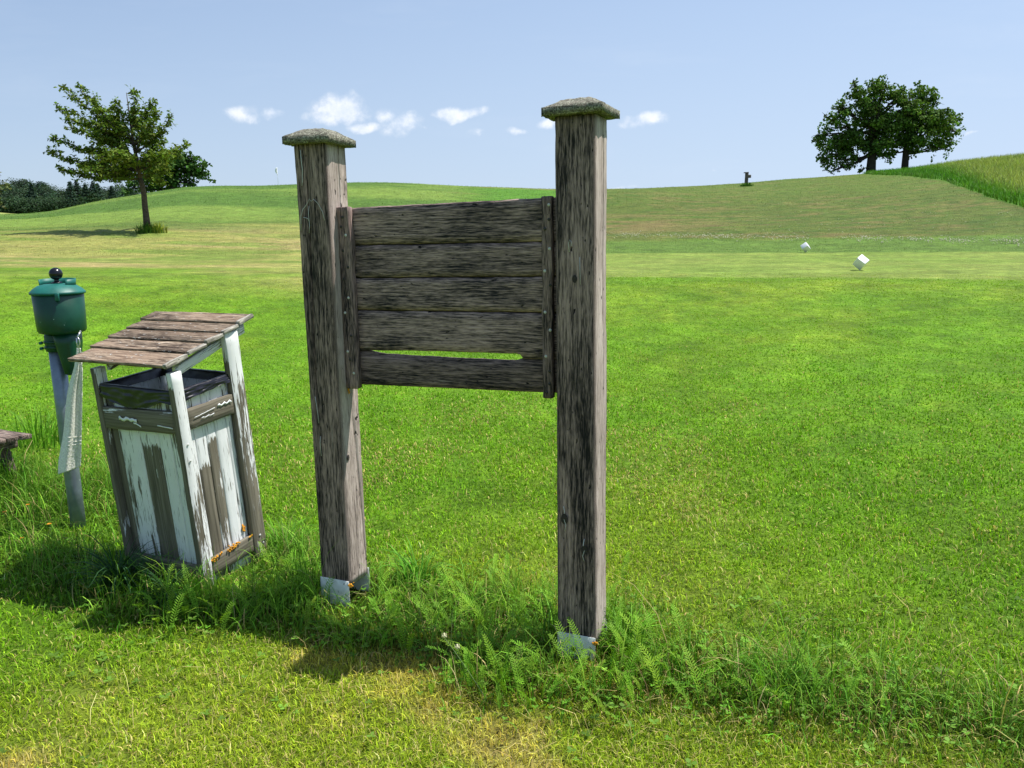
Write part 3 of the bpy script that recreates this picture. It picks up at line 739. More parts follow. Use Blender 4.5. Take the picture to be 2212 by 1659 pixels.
for i in range(4):
    bpart(bd((-.50+i*.117, Dp-.05, zb_), (0, 0, zt_-zb_), (.114, 0, 0), (0, .016, 0), nl=8, rough=.001), 'board', cover=.8)
for i in range(3):
    bpart(bd((-.520, .062+i*.094, zb_), (0, 0, zt_-zb_), (0, .091, 0), (.016, 0, 0), nl=8, rough=.001), 'board', cover=.8)
# rafters under the roof
for px_ in (-.033-.028, -W_+.036):
    sl_ = (HB-HF)/(Dp-.0)
    bpart(bd((px_, .062, HF-.050+.06*sl_), (0, Dp+.02, (Dp+.02)*sl_), (.026, 0, 0), (0, 0, .045), nl=10), 'rafter', cover=.6)
# roof of five lapped planks, pixels measured on the picture give its outline in the bin's own frame
RFL, RFR, RBR, RBL = (-.655, -.032, 1.098), (.006, -.028, 1.108), (.000, .548, 1.243), (-.668, .520, 1.236)
RFL, RFR, RBR, RBL = map(np.array, (RFL, RFR, RBR, RBL))
fr_ = [0, .235, .43, .62, .81, 1.0]
roof = None
for i in range(5):
    t0, t1 = fr_[i], fr_[i+1]+(.008 if i < 4 else 0)
    a = RFL+(RBL-RFL)*t0; b = RFR+(RBR-RFR)*t0; c_ = RFL+(RBL-RFL)*t1
    jl = random.uniform(-.012, .012)
    a = a+np.array([jl, 0, .004]); L = b-a; Wv = (RBL-RFL)*(t1-t0)+np.array([0, 0, .0])
    Wv = Wv-np.array([0, 0, .011 if i < 4 else .004]); a = a+np.array([0, 0, .006])
    nrm = np.cross(L, Wv); nrm /= np.linalg.norm(nrm)
    mb = MB(); mb.board(a, L, Wv, nrm*.017, nl=30, nw=5, rough=.0018, seed=31+i, edge=.009)
    o = bpart(mb, 'roof_board', M_roof)
    # frayed, lichen-whitened end grain on the right
    mb = MB(); e0 = a+L+nrm*.001; 
    mb.board(e0+L/np.linalg.norm(L)*.002-L/np.linalg.norm(L)*.010, Wv*.97, L/np.linalg.norm(L)*.018, nrm*.019, nl=40, nw=2, rough=.005, seed=51+i, edge=.004)
    bpart(mb, 'frayed_edge', M_endg, parent=o)
# bin liner: pushed inside and turned over the rim
peri = []
X0, X1, Y0, Y1 = -.512, -.020, .016, Dp-.045
nseg = 26
for i in range(nseg): peri.append((X0+(X1-X0)*i/nseg, Y0, 0))
for i in range(nseg): peri.append((X1, Y0+(Y1-Y0)*i/nseg, 1))
for i in range(nseg): peri.append((X1+(X0-X1)*i/nseg, Y1, 2))
for i in range(nseg): peri.append((X0, Y1+(Y0-Y1)*i/nseg, 3))
V = []; K_ = len(peri); cxx, cyy = (X0+X1)/2, (Y0+Y1)/2
lv = 12
for k in range(lv+7):
    for j, (a, b, s_) in enumerate(peri):
        o_ = {0: (0, -1), 1: (1, 0), 2: (0, 1), 3: (-1, 0)}[s_]
        nz = mnoise.noise(Vector((a*14, b*14, k*.35))); nz2 = mnoise.noise(Vector((a*40, b*40, k*.8+9)))
        if k <= lv:   # outside skirt from hem up to the rim
            t = k/lv
            if s_ == 0: hem = .940-.040*math.sin(max(0, min(1, (a+.50)/.40))*math.pi)**.7
            elif s_ == 1: hem = .935+.035*(b/.38)
            else: hem = .955
            hem += .010*nz
            z_ = hem+(.998-hem)*t; off = .006+.010*(1-t)+.010*abs(nz)+.005*nz2
            if t > .93: off = .003
            V.append((a+o_[0]*off, b+o_[1]*off, z_))
        else:
            t = (k-lv)/6; ins = .075+.05*t; z_ = 1.0-.045*t**1.3
            V.append((a+(cxx-a)*ins*(.6+t*.4)+.004*nz, b+(cyy-b)*ins*1.3*(.6+t*.4)+.004*nz2, z_))
Fs = [(k*K_+j, k*K_+(j+1) % K_, (k+1)*K_+(j+1) % K_, (k+1)*K_+j) for k in range(lv+6) for j in range(K_)]
mb = MB(); mb.add(V, Fs); bag = mb.build('bin_liner', M_bag, bin_, True)
def blichen(c, nrm, s, n_, spread=(1, .5)):
    mb = MB(); nrm = np.array(nrm, float)
    for _ in range(n_):
        V_, F_ = dome(np.array(c)+np.array([random.gauss(0, .002), random.gauss(0, s*spread[0]), random.gauss(0, s*spread[1])]), nrm+np.array([random.gauss(0, .15) for _ in range(3)]), random.uniform(.003, .007), .005); mb.add(V_, F_)
    mb.build('lichen', M_lich, bin_)
blichen((.001, .20, .137), (1, 0, .3), .020, 30, (1.3, .35)); blichen((.001, .095, .136), (1, 0, .3), .013, 16); blichen((.001, .070, .128), (1, 0, .3), .006, 10)
blichen((-.024, .305, .185), (1, 0, .1), .010, 18, (.5, 1.2)); blichen((.001, .325, .14), (1, 0, .3), .006, 6)
for (yy, zz) in ((.385, .12), (.40, .07)):
    V_, F_ = dome(np.array((.0035, yy, zz)), (1, 0, 0), .007, .003); mb = MB(); mb.add(V_, F_); mb.build('screw', M_screwl, bin_)
for (yy, zz) in ((.03, .10), (.035, .05), (.03, .74), (.03, .66)):
    V_, F_ = dome(np.array((.0035, yy, zz)), (1, 0, 0), .006, .003); mb = MB(); mb.add(V_, F_); mb.build('screw', M_screwl, bin_)
# peeling curls of paint
def curl(pts, w_=.004):
    mb = MB(); P = [np.array(p, float) for p in pts]; V_ = []; 
    for i, p in enumerate(P): V_ += [p+np.array([0, -.0, w_/2*(1+.4*math.sin(i*2.))]), p-np.array([0, 0, w_/2])]
    Fs_ = [(2*i, 2*i+1, 2*i+3, 2*i+2) for i in range(len(P)-1)]; mb.add(V_, Fs_); o = mb.build('paint_flake', M_white, bin_)
    md_ = o.modifiers.new('thick', 'SOLIDIFY'); md_.thickness = .0012
curl([(-.40+i*.0125, -.003-.003*math.sin(i*.9), .838+.004*math.sin(i*1.7)) for i in range(11)], .016)
curl([(-.30+i*.012, -.004, .824-.0009*i*i) for i in range(5)], .007)
curl([(-.14+i*.02, -.003, .828-.001*i) for i in range(6)], .005)
curl([(.003, .235+i*.011, .868+.004*math.sin(i*2.1)) for i in range(9)], .010)
curl([(.003, .13+i*.011, .838+.002*math.sin(i*2.1)) for i in range(8)], .004)
curl([(.003, .09+i*.0115, .852+.0012*i) for i in range(12)], .003)

# ------------------------------------------------------------------ ball washer on a pole
bw = empty('ball_washer', (-2.553, 4.31, 0)); B0 = np.array([-2.553, 4.31, 0])
tag(bw, 'dark green golf ball washer with black ball knob on a grey steel pole', 'ball washer')
def wpart(mb, name, m, parent=bw, smooth=True):
    o = mb.build(name, m, parent, smooth); return o
mb = MB(); mb.tube([(0, 0, -.1), (0, 0, .3), (0, 0, .7), (0, 0, 1.09)], .0405, 28); wpart(mb, 'pole', M_pole)
PX, PY = .058, -.02
mb = MB()
mb.lathe([(.0, 1.178), (.096, 1.178), (.114, 1.183), (.1215, 1.195), (.1230, 1.23), (.1275, 1.40), (.124, 1.402), (.115, 1.32), (.0, 1.30)], (PX, PY, 0), 48)
pot = wpart(mb, 'pot', M_green)
for o_ in [pot]:
    for p in o_.data.polygons: p.use_smooth = True
mb = MB(); mb.lathe([(.128, 1.392), (.136, 1.394), (.138, 1.402), (.134, 1.408), (.118, 1.424), (.095, 1.440), (.06, 1.449), (.0, 1.450)], (PX, PY, 0), 48)
lid = wpart(mb, 'lid', M_lid)
# upright rim on the back half of the lid
V = []; n_ = 30
for i in range(n_+1):
    an = math.radians(-40+250*i/n_); ca, sa = math.cos(an), math.sin(an)
    for (r_, z_) in ((.092, 1.435), (.095, 1.474), (.089, 1.474), (.086, 1.435)): V.append((PX+r_*ca, PY+r_*sa*.8+.01, z_-.0+.004*math.sin(an)))
Fs = [(i*4+k, i*4+(k+1) % 4, (i+1)*4+(k+1) % 4, (i+1)*4+k) for i in range(n_) for k in range(4)]+[(3, 2, 1, 0), tuple(n_*4+k for k in range(4))]
mb = MB(); mb.add(V, Fs); wpart(mb, 'lid_rim', M_lid, lid)
mb = MB(); bx0, by0, bz0 = PX+.064, PY-.1275, 1.375
mb.board((bx0-.011, by0, bz0-.012), (.022, 0, 0), (0, 0, .042), (0, .012, 0), nl=4, nw=2, rough=0.); wpart(mb, 'latch', M_lid, pot, False)
# knob
ball = [(.034*math.sin(a), 1.503-.034*math.cos(a)) for a in np.linspace(.55, math.pi-.01, 18)]
mb = MB(); mb.lathe([(.030, 1.453), (.026, 1.457), (.014, 1.462), (.0115, 1.470), (.014, 1.474)]+ball, (PX+.002, PY, 0), 32)
wpart(mb, 'knob', M_black)
# collar clamped on the pole and the hollow arm with the ball chute
mb = MB(); mb.lathe([(.0, 1.075), (.051, 1.075), (.053, 1.09), (.054, 1.16), (.046, 1.182), (.0, 1.19)], (0, 0, 0), 32); wpart(mb, 'collar', M_green)
for z_ in (1.088, 1.118):
    mb = MB(); mb.lathe([(.052, z_), (.0585, z_+.002), (.0585, z_+.016), (.052, z_+.018)], (0, 0, 0), 32); cl = wpart(mb, 'clamp_band', M_green)
    mb = MB(); mb.tube([(-.045, -.052, z_+.009), (-.045, -.070, z_+.009)], .008, 12); wpart(mb, 'bolt', M_lid, cl)
mb = MB(); ch = []
for (z_, x0_, x1_, y0_, y1_) in ((.945, .075, .105, -.06, .01), (.952, .062, .118, -.075, .02), (1.03, .050, .134, -.085, .03), (1.12, .030, .148, -.09, .04), (1.185, .020, .150, -.09, .04)):
    m_ = 20; cx_, cy_ = (x0_+x1_)/2, (y0_+y1_)/2
    ch.append([(cx_+(x1_-x0_)/2*math.copysign(abs(math.cos(a))**.6, math.cos(a)), cy_+(y1_-y0_)/2*math.copysign(abs(math.sin(a))**.6, math.sin(a)), z_) for a in np.linspace(0, 2*math.pi, m_, endpoint=False)])
V = [p for r_ in ch for p in r_]; Fs = [(i*m_+j, i*m_+(j+1) % m_, (i+1)*m_+(j+1) % m_, (i+1)*m_+j) for i in range(len(ch)-1) for j in range(m_)]+[tuple(range(m_))[::-1], tuple(range((len(ch)-1)*m_, len(ch)*m_))]
mb.add(V, Fs); wpart(mb, 'chute', M_green)
# towel on a snap hook
hk = at_y(168, 734, 4.165)
tw = empty('golf_towel', tuple(hk)); tag(tw, 'white terry towel hanging from a metal clip below the green ball washer', 'towel')
mb = MB(); tr = [(0, 0, .015), (.008, 0, .0), (.009, 0, -.02), (.004, 0, -.035), (0, 0, -.045), (.004, 0, -.06), (.004, -.002, -.085), (-.001, 0, -.11)]
mb.tube(tr, .0042, 8); mb.tube([(-.006, 0, .01), (-.008, 0, -.02), (-.004, 0, -.04), (-.009, 0, -.065), (-.008, 0, -.11)], .0035, 8)
mb.tube([(.0, 0, .012), (.004, .03, .045)], .005, 8)
mb.build('snap_hook', M_steel, tw, True)
prof = [(752, 166, 173), (775, 163, 176), (800, 158, 178), (830, 151, 178), (870, 145, 177.5), (910, 139, 177), (950, 135, 176), (990, 129, 175), (1012, 127, 174)]
V = []; NU, NV = 56, 110
for k in range(NV+1):
    yv = 752+(1012-752)*k/NV; xl = np.interp(yv, [p[0] for p in prof], [p[1] for p in prof]); xr = np.interp(yv, [p[0] for p in prof], [p[2] for p in prof])
    for j in range(NU+1):
        t = j/NU; yy = yv+(14*(1-t)-6*t*t)*(k/NV)**6*.9
        p = at_y(xl+(xr-xl)*t+1.5*math.sin(k*.11)*(1-t), yy, 4.165)
        amp = .0055-.0015*k/NV
        fold = math.sin(t*9.5+1.2+.6*math.sin(k*.035))*amp+math.sin(t*21+k*.03)*.0022
        # the left third is folded back out of the sun
        back = .06*max(0, (.30-t)/.30)+.08*max(0, t-.30); back *= (xr-xl)/46.
        p = at_y(xl+(xr-xl)*t+1.5*math.sin(k*.11)*(1-t), yy, 4.165+back+fold)
        V.append(p-hk+np.array([0, 1, 0])*.002*mnoise.noise(Vector((t*40, k*.7, 0))))
Fs = [(k*(NU+1)+j, k*(NU+1)+j+1, (k+1)*(NU+1)+j+1, (k+1)*(NU+1)+j) for k in range(NV) for j in range(NU)]
mb = MB(); mb.add(V, Fs); o = mb.build('cloth', M_cloth, tw, True); md_ = o.modifiers.new('thick', 'SOLIDIFY'); md_.thickness = .006; md_.offset = 0
for yv in (945, 953, 961):
    mb = MB(); pts_ = []
    k = int((yv-752)/(260)*NV)
    for j in range(int(NU*.3), NU+1): pts_.append(np.array(V[k*(NU+1)+j])+np.array([0, -.004, 0]))
    mb.tube(pts_, .0022, 5); mb.build('woven_stripe', M_cloth, tw, True)

# ------------------------------------------------------------------ bench end at the left edge
bn = empty('picnic_bench', (-3.2, 4.9, 0)); tag(bn, 'end of a brown wooden bench seat in tall grass at the left edge', 'bench')
BL = np.array([-.9, .43, 0.]); BL /= np.linalg.norm(BL); BA = np.array([-.43, -.9, 0.]); BA /= np.linalg.norm(BA)
b0 = at_z(69, 937, .46)-np.array([-3.2, 4.9, 0]); b1 = at_z(47, 939, .46)-np.array([-3.2, 4.9, 0]); b2 = at_z(20, 943, .46)-np.array([-3.2, 4.9, 0])
for i, b in enumerate((b0, b0+BA*.075+BL*.02, b0+BA*.15+BL*.03)):
    mb = MB(); mb.board(b-UP*.028, BL*1.5, BA*.068, UP*.028, nl=20, nw=3, rough=.002, seed=80+i, edge=.003); mb.build('seat_plank', M_bench, bn)
mb = MB(); q = b0+BL*.16
mb.board(q-UP*.03, BA*.26, UP*-.075, BL*.04, nl=10, nw=4, rough=.002, seed=90); mb.build('cross_bearer', M_bench, bn)
for s_ in (0, 1):
    mb = MB(); q1 = q+BA*(.04+.12*s_)+BL*.04-UP*.05; q2 = q+BA*(-.03+.26*s_)+BL*.04; q2[2] = -.02
    mb.board(q1, q2-q1, BA*.07, BL*.035, nl=10, nw=3, rough=.002, seed=91+s_); mb.build('leg', M_bench, bn)

# ------------------------------------------------------------------ tee markers: cubes standing on one corner
def tee_marker(cpx, edges, D, label):
    """cpx = nearest corner seen; edges = three picture vectors (px, y up) whose depth follows from a cube being a cube"""
    a = math.sqrt(sum(e[0]**2 for e in edges)*.5+sum(e[1]**2 for e in edges)*.5)
    c = at_d(cpx[0], cpx[1], D); k = (c-CP)@F/FPX
    E = []
    for e in edges:
        dz = math.sqrt(max(a*a-e[0]**2-e[1]**2, 1.)); E.append((RX*e[0]+UX*e[1]+F*dz))
    M3 = np.array(E); U_, S_, Vt = np.linalg.svd(M3); M3 = U_@Vt; A = a*k
    E = M3*A
    cen = c+E.sum(0)/2; gz = tz(cen[0], cen[1])
    root = empty('tee_marker', (cen[0], cen[1], gz)); tag(root, label, 'tee marker', 'white cube tee markers')
    V = np.array([[c+E[0]*i+E[1]*j+E[2]*l for l in (0, 1)] for i in (0, 1) for j in (0, 1)]).reshape(8, 3)-np.array([cen[0], cen[1], gz])
    mb = MB(); mb.add(V, [(0, 1, 3, 2), (4, 6, 7, 5), (0, 4, 5, 1), (2, 3, 7, 6), (0, 2, 6, 4), (1, 5, 7, 3)])
    o = mb.build('cube', M_white, root); bv = o.modifiers.new('b', 'BEVEL'); bv.width = .006; bv.segments = 2
    low = V[V[:, 2].argmin()]
    mb = MB(); mb.tube([low+np.array([0, 0, .01]), (low[0], low[1], -.05)], .005, 8); mb.build('spike', M_steel, root)
    return root
tee_marker((1868.7, 570.2), [(-14.2, 13.1), (15., 10.7), (-5.9, -10.7)], 16.35, 'nearer and larger white cube tee marker balanced on one corner over its shadow')
tee_marker((1745.0, 530.5), [(-.7, 9.7), (-10., -6.6), (9.7, -5.8)], 23.9, 'farther and smaller white cube tee marker at the back edge of the tee')

# ------------------------------------------------------------------ far sign post, flag
p = at_d(1612, 412, 84); gz = tz(p[0], p[1])
fp = empty('sign_post', (p[0], p[1], gz)); tag(fp, 'small dark capped wooden post with a short board on the far slope', 'post')
mb = MB(); mb.board((-.14, 0, -.1), (.04, 0, 1.40), (.28, 0, 0), (0, .28, 0), nl=6, nw=2, rough=.004, seed=3); mb.build('post', M_fence, fp)
mb = MB(); mb.board((-.24, -.05, 1.28), (.42, 0, .02), (0, .38, 0), (0, 0, .08), nl=4, nw=2, rough=.004, seed=4); mb.build('cap', M_fence, fp)
mb = MB(); mb.board((.14, .0, .80), (.30, 0, 0), (0, .1, 0), (0, 0, .30), nl=4, nw=2, rough=.004, seed=5); mb.build('board', M_fence, fp)
p = at_d(601, 398, 79); gz = tz(p[0], p[1])
fl = empty('golf_flag', (p[0], p[1], gz)); tag(fl, 'thin golf pin with a limp white flag on the far green', 'flag')
mb = MB(); mb.tube([(0, 0, -.2), (0, 0, 1.72)], .014, 8); mb.build('pole', M_white, fl)
V = []; 
for k in range(13):
    t = k/12; z_ = 1.70-.66*t; wl = .05+.17*math.sin(min(1, t*1.15+.08)*math.pi)**.8
    for j in range(7):
        s_ = j/6; V.append((-wl*s_, .05*math.sin(s_*6+t*3), z_-.05*s_))
Fs = [(k*7+j, k*7+j+1, (k+1)*7+j+1, (k+1)*7+j) for k in range(12) for j in range(6)]
mb = MB(); mb.add(V, Fs); o = mb.build('cloth', M_flag, fl, True); o.modifiers.new('t', 'SOLIDIFY').thickness = .01

# ------------------------------------------------------------------ trees
def leaves(name, P, nrm, size, colr, mat, parent, aspect=.5, fold=.25, colvar=.25):
    """each leaf / leaf spray a pointed folded blade of 4 corners + midrib"""
    n_ = len(P); nrm = nrm/np.maximum(np.linalg.norm(nrm, axis=1, keepdims=True), 1e-6)
    ax = rng.normal(0, 1, (n_, 3)); ax -= nrm*(ax*nrm).sum(1, keepdims=True); ax /= np.linalg.norm(ax, axis=1, keepdims=True); b = np.cross(nrm, ax)
    s = size[:, None] if hasattr(size, '__len__') else size
    v0 = P; v1 = P+ax*s*.5+b*s*aspect*.5+nrm*s*fold*.3; v2 = P+ax*s*1.0-nrm*s*.08; v3 = P+ax*s*.45-b*s*aspect*.5+nrm*s*fold*.3
    VV = np.stack([v0, v1, v2, v3], 1).reshape(-1, 3); ba = np.arange(n_)*4
    cc = colr*np.exp(rng.normal(0, colvar, (n_, 1)))*(1+rng.normal(0, .08, (n_, 3)))
    return mesh_np(name, VV, [np.stack([ba, ba+1, ba+2], 1), np.stack([ba, ba+2, ba+3], 1)], mat, parent, colors=np.clip(np.repeat(cc, 4, 0), .003, .8))
def bez(p0, p1, p2, n_=8):
    return [p0*(1-t)**2+p1*2*t*(1-t)+p2*t*t for t in np.linspace(0, 1, n_)]

# young tree on the left: drawn out branches with rows of leaves
TD = 34.
gp = at_d(318, 484, TD); T0 = np.array([gp[0], gp[1], tz(gp[0], gp[1])])
tree = empty('young_tree', tuple(T0)); tag(tree, 'young open branched deciduous tree leaning left with horizontal boughs', 'tree')
side = np.array([math.cos(math.atan2(gp[0], gp[1])), -math.sin(math.atan2(gp[0], gp[1])), 0]); dep = np.array([-side[1], side[0], 0])
S = float((gp-CP)@F)/FPX
def tp(x, y, d=0.): return at_y(x, y, gp[1])-gp+dep*d+UP*(gp[2]-T0[2])*1.
trunk = [tp(318, 490), tp(316, 470), tp(313, 445), tp(311, 420), tp(307, 400), tp(303, 385)]
mb = MB(); mb.tube(trunk, [.135, .12, .108, .10, .095, .085], 14)
lead = [tp(303, 385), tp(297, 350), tp(289, 315, .1), tp(284, 280, .1), tp(279, 245), tp(273, 200)]
mb.tube(lead, [.085, .07, .055, .04, .025, .01], 10)
BR = [((297, 352), (230, 262), (131, 187), 0), ((289, 315), (232, 250), (167, 181), .3), ((295, 345), (210, 262), (125, 236), -.4), ((292, 340), (205, 270), (136, 250), .5),
      ((300, 365), (205, 330), (110, 297), .1), ((298, 360), (225, 300), (157, 281), -.7), ((303, 380), (200, 372), (105, 329), -.2), ((303, 384), (210, 385), (129, 367), .4),
      ((302, 378), (265, 385), (233, 387), -.6), ((284, 290), (292, 250), (293, 200), -.3), ((289, 315), (318, 262), (331, 218), .2), ((293, 330), (345, 300), (374, 246), -.2),
      ((297, 350), (330, 320), (357, 300), .6), ((300, 370), (350, 350), (405, 311), .1), ((302, 378), (340, 372), (362, 372), -.5), ((303, 382), (330, 372), (350, 395), .8),
      ((289, 315), (330, 285), (338, 246), -.9), ((298, 355), (250, 320), (180, 322), .9), ((296, 350), (250, 290), (205, 225), -.8), ((300, 370), (245, 350), (172, 345), 1.3),
      ((299, 365), (265, 345), (215, 350), -1.5), ((299, 365), (325, 345), (372, 340), -1.3), ((290, 320), (262, 280), (235, 240), 1.4), ((292, 325), (300, 290), (315, 262), 1.6),
      ((300, 370), (320, 350), (340, 345), 1.7), ((300, 370), (280, 350), (262, 352), 1.9), ((300, 370), (270, 345), (250, 340), -1.9), ((285, 300), (265, 262), (250, 225), -.5),
      ((302, 380), (230, 372), (160, 350), 1.0), ((302, 380), (240, 378), (190, 372), -1.1), ((284, 285), (300, 262), (308, 235), .8), ((297, 352), (330, 335), (385, 318), .9)]
LPos, LN = [], []
for (a, b, c, dd) in BR:
    d2 = dd*1.25
    P0, P1, P2 = tp(*a), tp(*b, d2*.5), tp(*c, d2)
    pts_ = bez(P0, P1, P2, 12); pts_ = [q_+rng.normal(0, .035, 3)*(0 < i_ < 11) for i_, q_ in enumerate(pts_)]; ln = sum(np.linalg.norm(pts_[i+1]-pts_[i]) for i in range(11))
    mb.tube(pts_, list(np.linspace(.038 if ln > 2 else .026, .006, 12)), 7)
    for i in range(int(ln*18)):
        t = rng.uniform(.18, 1.); k = min(10, int(t*11)); q = pts_[k]+(pts_[k+1]-pts_[k])*(t*11-k if k < 10 else .5)
        tang = pts_[k+1]-pts_[k]; tang /= np.linalg.norm(tang)
        rv = rng.normal(0, 1, 3); rv -= tang*(rv@tang); rv /= np.linalg.norm(rv); rv[2] = rv[2]*.6+.35*abs(rv[2])
        dr = tang*.8+rv*1.0; dr /= np.linalg.norm(dr); tl = rng.uniform(.2, .85)*(1.15-t*.80)
        e = q+dr*tl+UP*-.02
        if i % 2 == 0: mb.tube([q, (q+e)/2+UP*.01, e], [.008, .006, .003], 4, cap=False)
        nl2 = int(tl/.034)
        for m_ in range(nl2):
            s_ = (m_+.5)/nl2; LPos.append(q+(e-q)*s_+rng.normal(0, .03, 3)); LN.append(rng.normal(0, .55, 3)+np.array([0, 0, .9]))
    for m_ in range(int(ln*16)):
        t = rng.uniform(.3, 1.); k = min(10, int(t*11)); q = pts_[k]; LPos.append(q+rng.normal(0, .05, 3)); LN.append(rng.normal(0, .6, 3)+np.array([0, 0, .8]))
mb.build('trunk', M_bark, tree, True)
LPos, LN = np.array(LPos), np.array(LN)
leaves('crown', LPos, LN, rng.uniform(.11, .19, len(LPos)), lerp(np.broadcast_to(np.array([.11, .185, .028]), (len(LPos), 3)), np.array([.15, .20, .04]), rng.uniform(0, 1, len(LPos))), M_leaf, tree, aspect=.55)

def blob_crown(blobs, D, ref, ground, name, label, bark, colr, size, dens, depth=1., limbs=True, group=None, cat='tree', trunk_px=None, trunk_r=.5, dark=1., seed=0, kindcol=None, parent_name=None):
    """crown built of leafy sub-clumps round the given boughs; ref = (px,py) of the trunk foot"""
    foot = at_d(ref[0], ref[1], D); f0 = np.array([foot[0], foot[1], ground if ground is not None else tz(foot[0], foot[1])])
    th = math.atan2(foot[0], foot[1]); sd2 = np.array([math.cos(th), -math.sin(th), 0]); dp2 = np.array([math.sin(th), math.cos(th), 0]); k = float((foot-CP)@F)/FPX
    z_off = foot[2]-f0[2]
    root = empty(name, tuple(f0)); tag(root, label, cat, group)
    rs = np.random.default_rng(seed)
    Ps, Ns, Cs = [], [], []
    mb = MB(); hb = min(b[1]+b[2]*.3 for b in blobs)
    top = np.array([0, 0, z_off])+UP*(ref[1]-(min(b[1] for b in blobs)+10))*k
    base = np.array([0, 0, -.6]); frk = np.array([0, 0, z_off])+UP*(ref[1]-max(b[1] for b in blobs)*.55-min(b[1] for b in blobs)*.45)*k*.5
    mb.tube([base, base*.5+frk*.5*.3, frk, frk*.55+top*.45, top*.92], [trunk_r*1.25, trunk_r, trunk_r*.8, trunk_r*.45, trunk_r*.1], 12)
    for (bx, by, br) in blobs:
        R0 = br*k; dz = rs.uniform(-.55, .55)*depth*R0*1.6
        c = at_y(bx, by, foot[1])-foot+UP*z_off+dp2*dz
        if limbs and br > 10.5:
            t = rs.uniform(.15, .8); q0 = frk*(1-t)+top*t*.8 if (c[2] > frk[2]) else frk*rs.uniform(.7, 1.)
            mid_ = (q0+c)/2+np.array([0, 0, -.12*np.linalg.norm(c-q0)])
            mb.tube(bez(q0, mid_, c, 7), list(np.linspace(trunk_r*.36, trunk_r*.07, 7)), 7)
            for _ in range(5):
                e = c+rs.normal(0, 1, 3)*R0*.55; mb.tube([c*.6+q0*.4, (c+e)/2, e], [trunk_r*.12, trunk_r*.07, trunk_r*.03], 5)
        ns = max(6, int(26*min(1.6, (br/28)**1.1)))
        for _ in range(ns):
            u_ = rs.normal(0, 1, 3); u_ /= np.linalg.norm(u_); cc_ = c+u_*R0*rs.uniform(.35, 1.02)*np.array([1, 1, .92]); r2 = R0*rs.uniform(.20, .38)
            m_ = int(dens*3.2*(r2/size)**2)
            v_ = rs.normal(0, 1, (m_, 3)); v_ /= np.linalg.norm(v_, axis=1, keepdims=True)
            rad_ = r2*rs.uniform(.45, 1.1, m_)**.7
            Ps.append(cc_+v_*rad_[:, None]*np.array([1.15, 1.15, .72])); Ns.append(v_*.7+rs.normal(0, .5, (m_, 3))+np.array([0, 0, .45]))
            Cs.append(np.broadcast_to(rs.uniform(.65, 1.75)**1.15, (m_,)))
    Ps, Ns, Cs = np.vstack(Ps), np.vstack(Ns), np.concatenate(Cs)
    mb.build('trunk', bark, root, True)
    leaves('crown', Ps, Ns, rs.uniform(.7, 1.4, len(Ps))*size, np.array(colr)[None]*Cs[:, None], M_leaf, root, aspect=.8, colvar=.22)
    return root
def zb5(L): return [(1327+X/2.5, 138+Y/2.5, r_/2.5) for X, Y, r_ in L]
A = zb5([(1450, 135, 62), (1350, 175, 75), (1520, 190, 68), (1240, 260, 60), (1180, 320, 62), (1390, 290, 100), (1500, 320, 90), (1150, 420, 66), (1280, 410, 100), (1430, 420, 90), (1165, 510, 58), (1270, 520, 60), (1185, 572, 30), (1120, 380, 35), (1330, 560, 26), (1470, 500, 45), (1290, 110, 30), (1215, 230, 30), (1100, 430, 24), (1120, 500, 24), (1400, 105, 40), (1560, 165, 48), (1580, 240, 70), (1570, 340, 70)])
B = zb5([(1650, 165, 58), (1710, 190, 55), (1620, 260, 85), (1720, 300, 85), (1815, 310, 48), (1855, 365, 34), (1650, 380, 90), (1775, 390, 75), (1560, 410, 60), (1800, 450, 34), (1730, 450, 42), (1620, 470, 42), (1790, 505, 18), (1510, 480, 32), (1725, 505, 16), (1860, 285, 22), (1640, 120, 24), (1725, 140, 24), (1875, 400, 14)])
OAK = (.075, .135, .024)
blob_crown(A, 117, (1881, 372), None, 'oak_tree', 'left oak of the pair on the right hill, broader with low drooping boughs', M_bark2, OAK, .34, 4.3, trunk_r=.62, seed=3, group='pair of big oaks on the hill', depth=.9)
blob_crown(B, 119, (1954, 368), None, 'oak_tree', 'right oak of the pair on the right hill, with slimmer clear trunk', M_bark2, OAK, .34, 4.2, trunk_r=.46, seed=4, group='pair of big oaks on the hill', depth=.9)
def zb4(L): return [(X/4., 166+Y/4., r_/4.) for X, Y, r_ in L]
Cb = zb4([(1680, 730, 70), (1600, 800, 110), (1750, 840, 75), (1450, 830, 120), (1220, 900, 100), (1130, 950, 62), (1840, 890, 38), (1320, 830, 100), (1400, 930, 90), (1560, 690, 75), (1640, 690, 62), (1490, 760, 100), (1380, 760, 80), (1700, 780, 80), (1090, 1000, 40), (1770, 770, 40), (1650, 920, 70), (1500, 920, 80)])
blob_crown(Cb, 94, (375, 418), None, 'round_tree', 'dense dark green rounded tree group behind the left mound', M_bark2, (.055, .11, .024), .34, 5.0, trunk_r=.5, seed=5, depth=1.2)
blob_crown([(-18, 400, 26), (-26, 430, 24), (-10, 440, 14), (-20, 375, 18), (-8, 410, 14), (-4, 388, 8)], 44, (-22, 490), None, 'small_tree', 'reddish green small tree cut off by the left edge of the view', M_bark2, (.085, .10, .04), .13, 3.2, trunk_r=.08, seed=6)
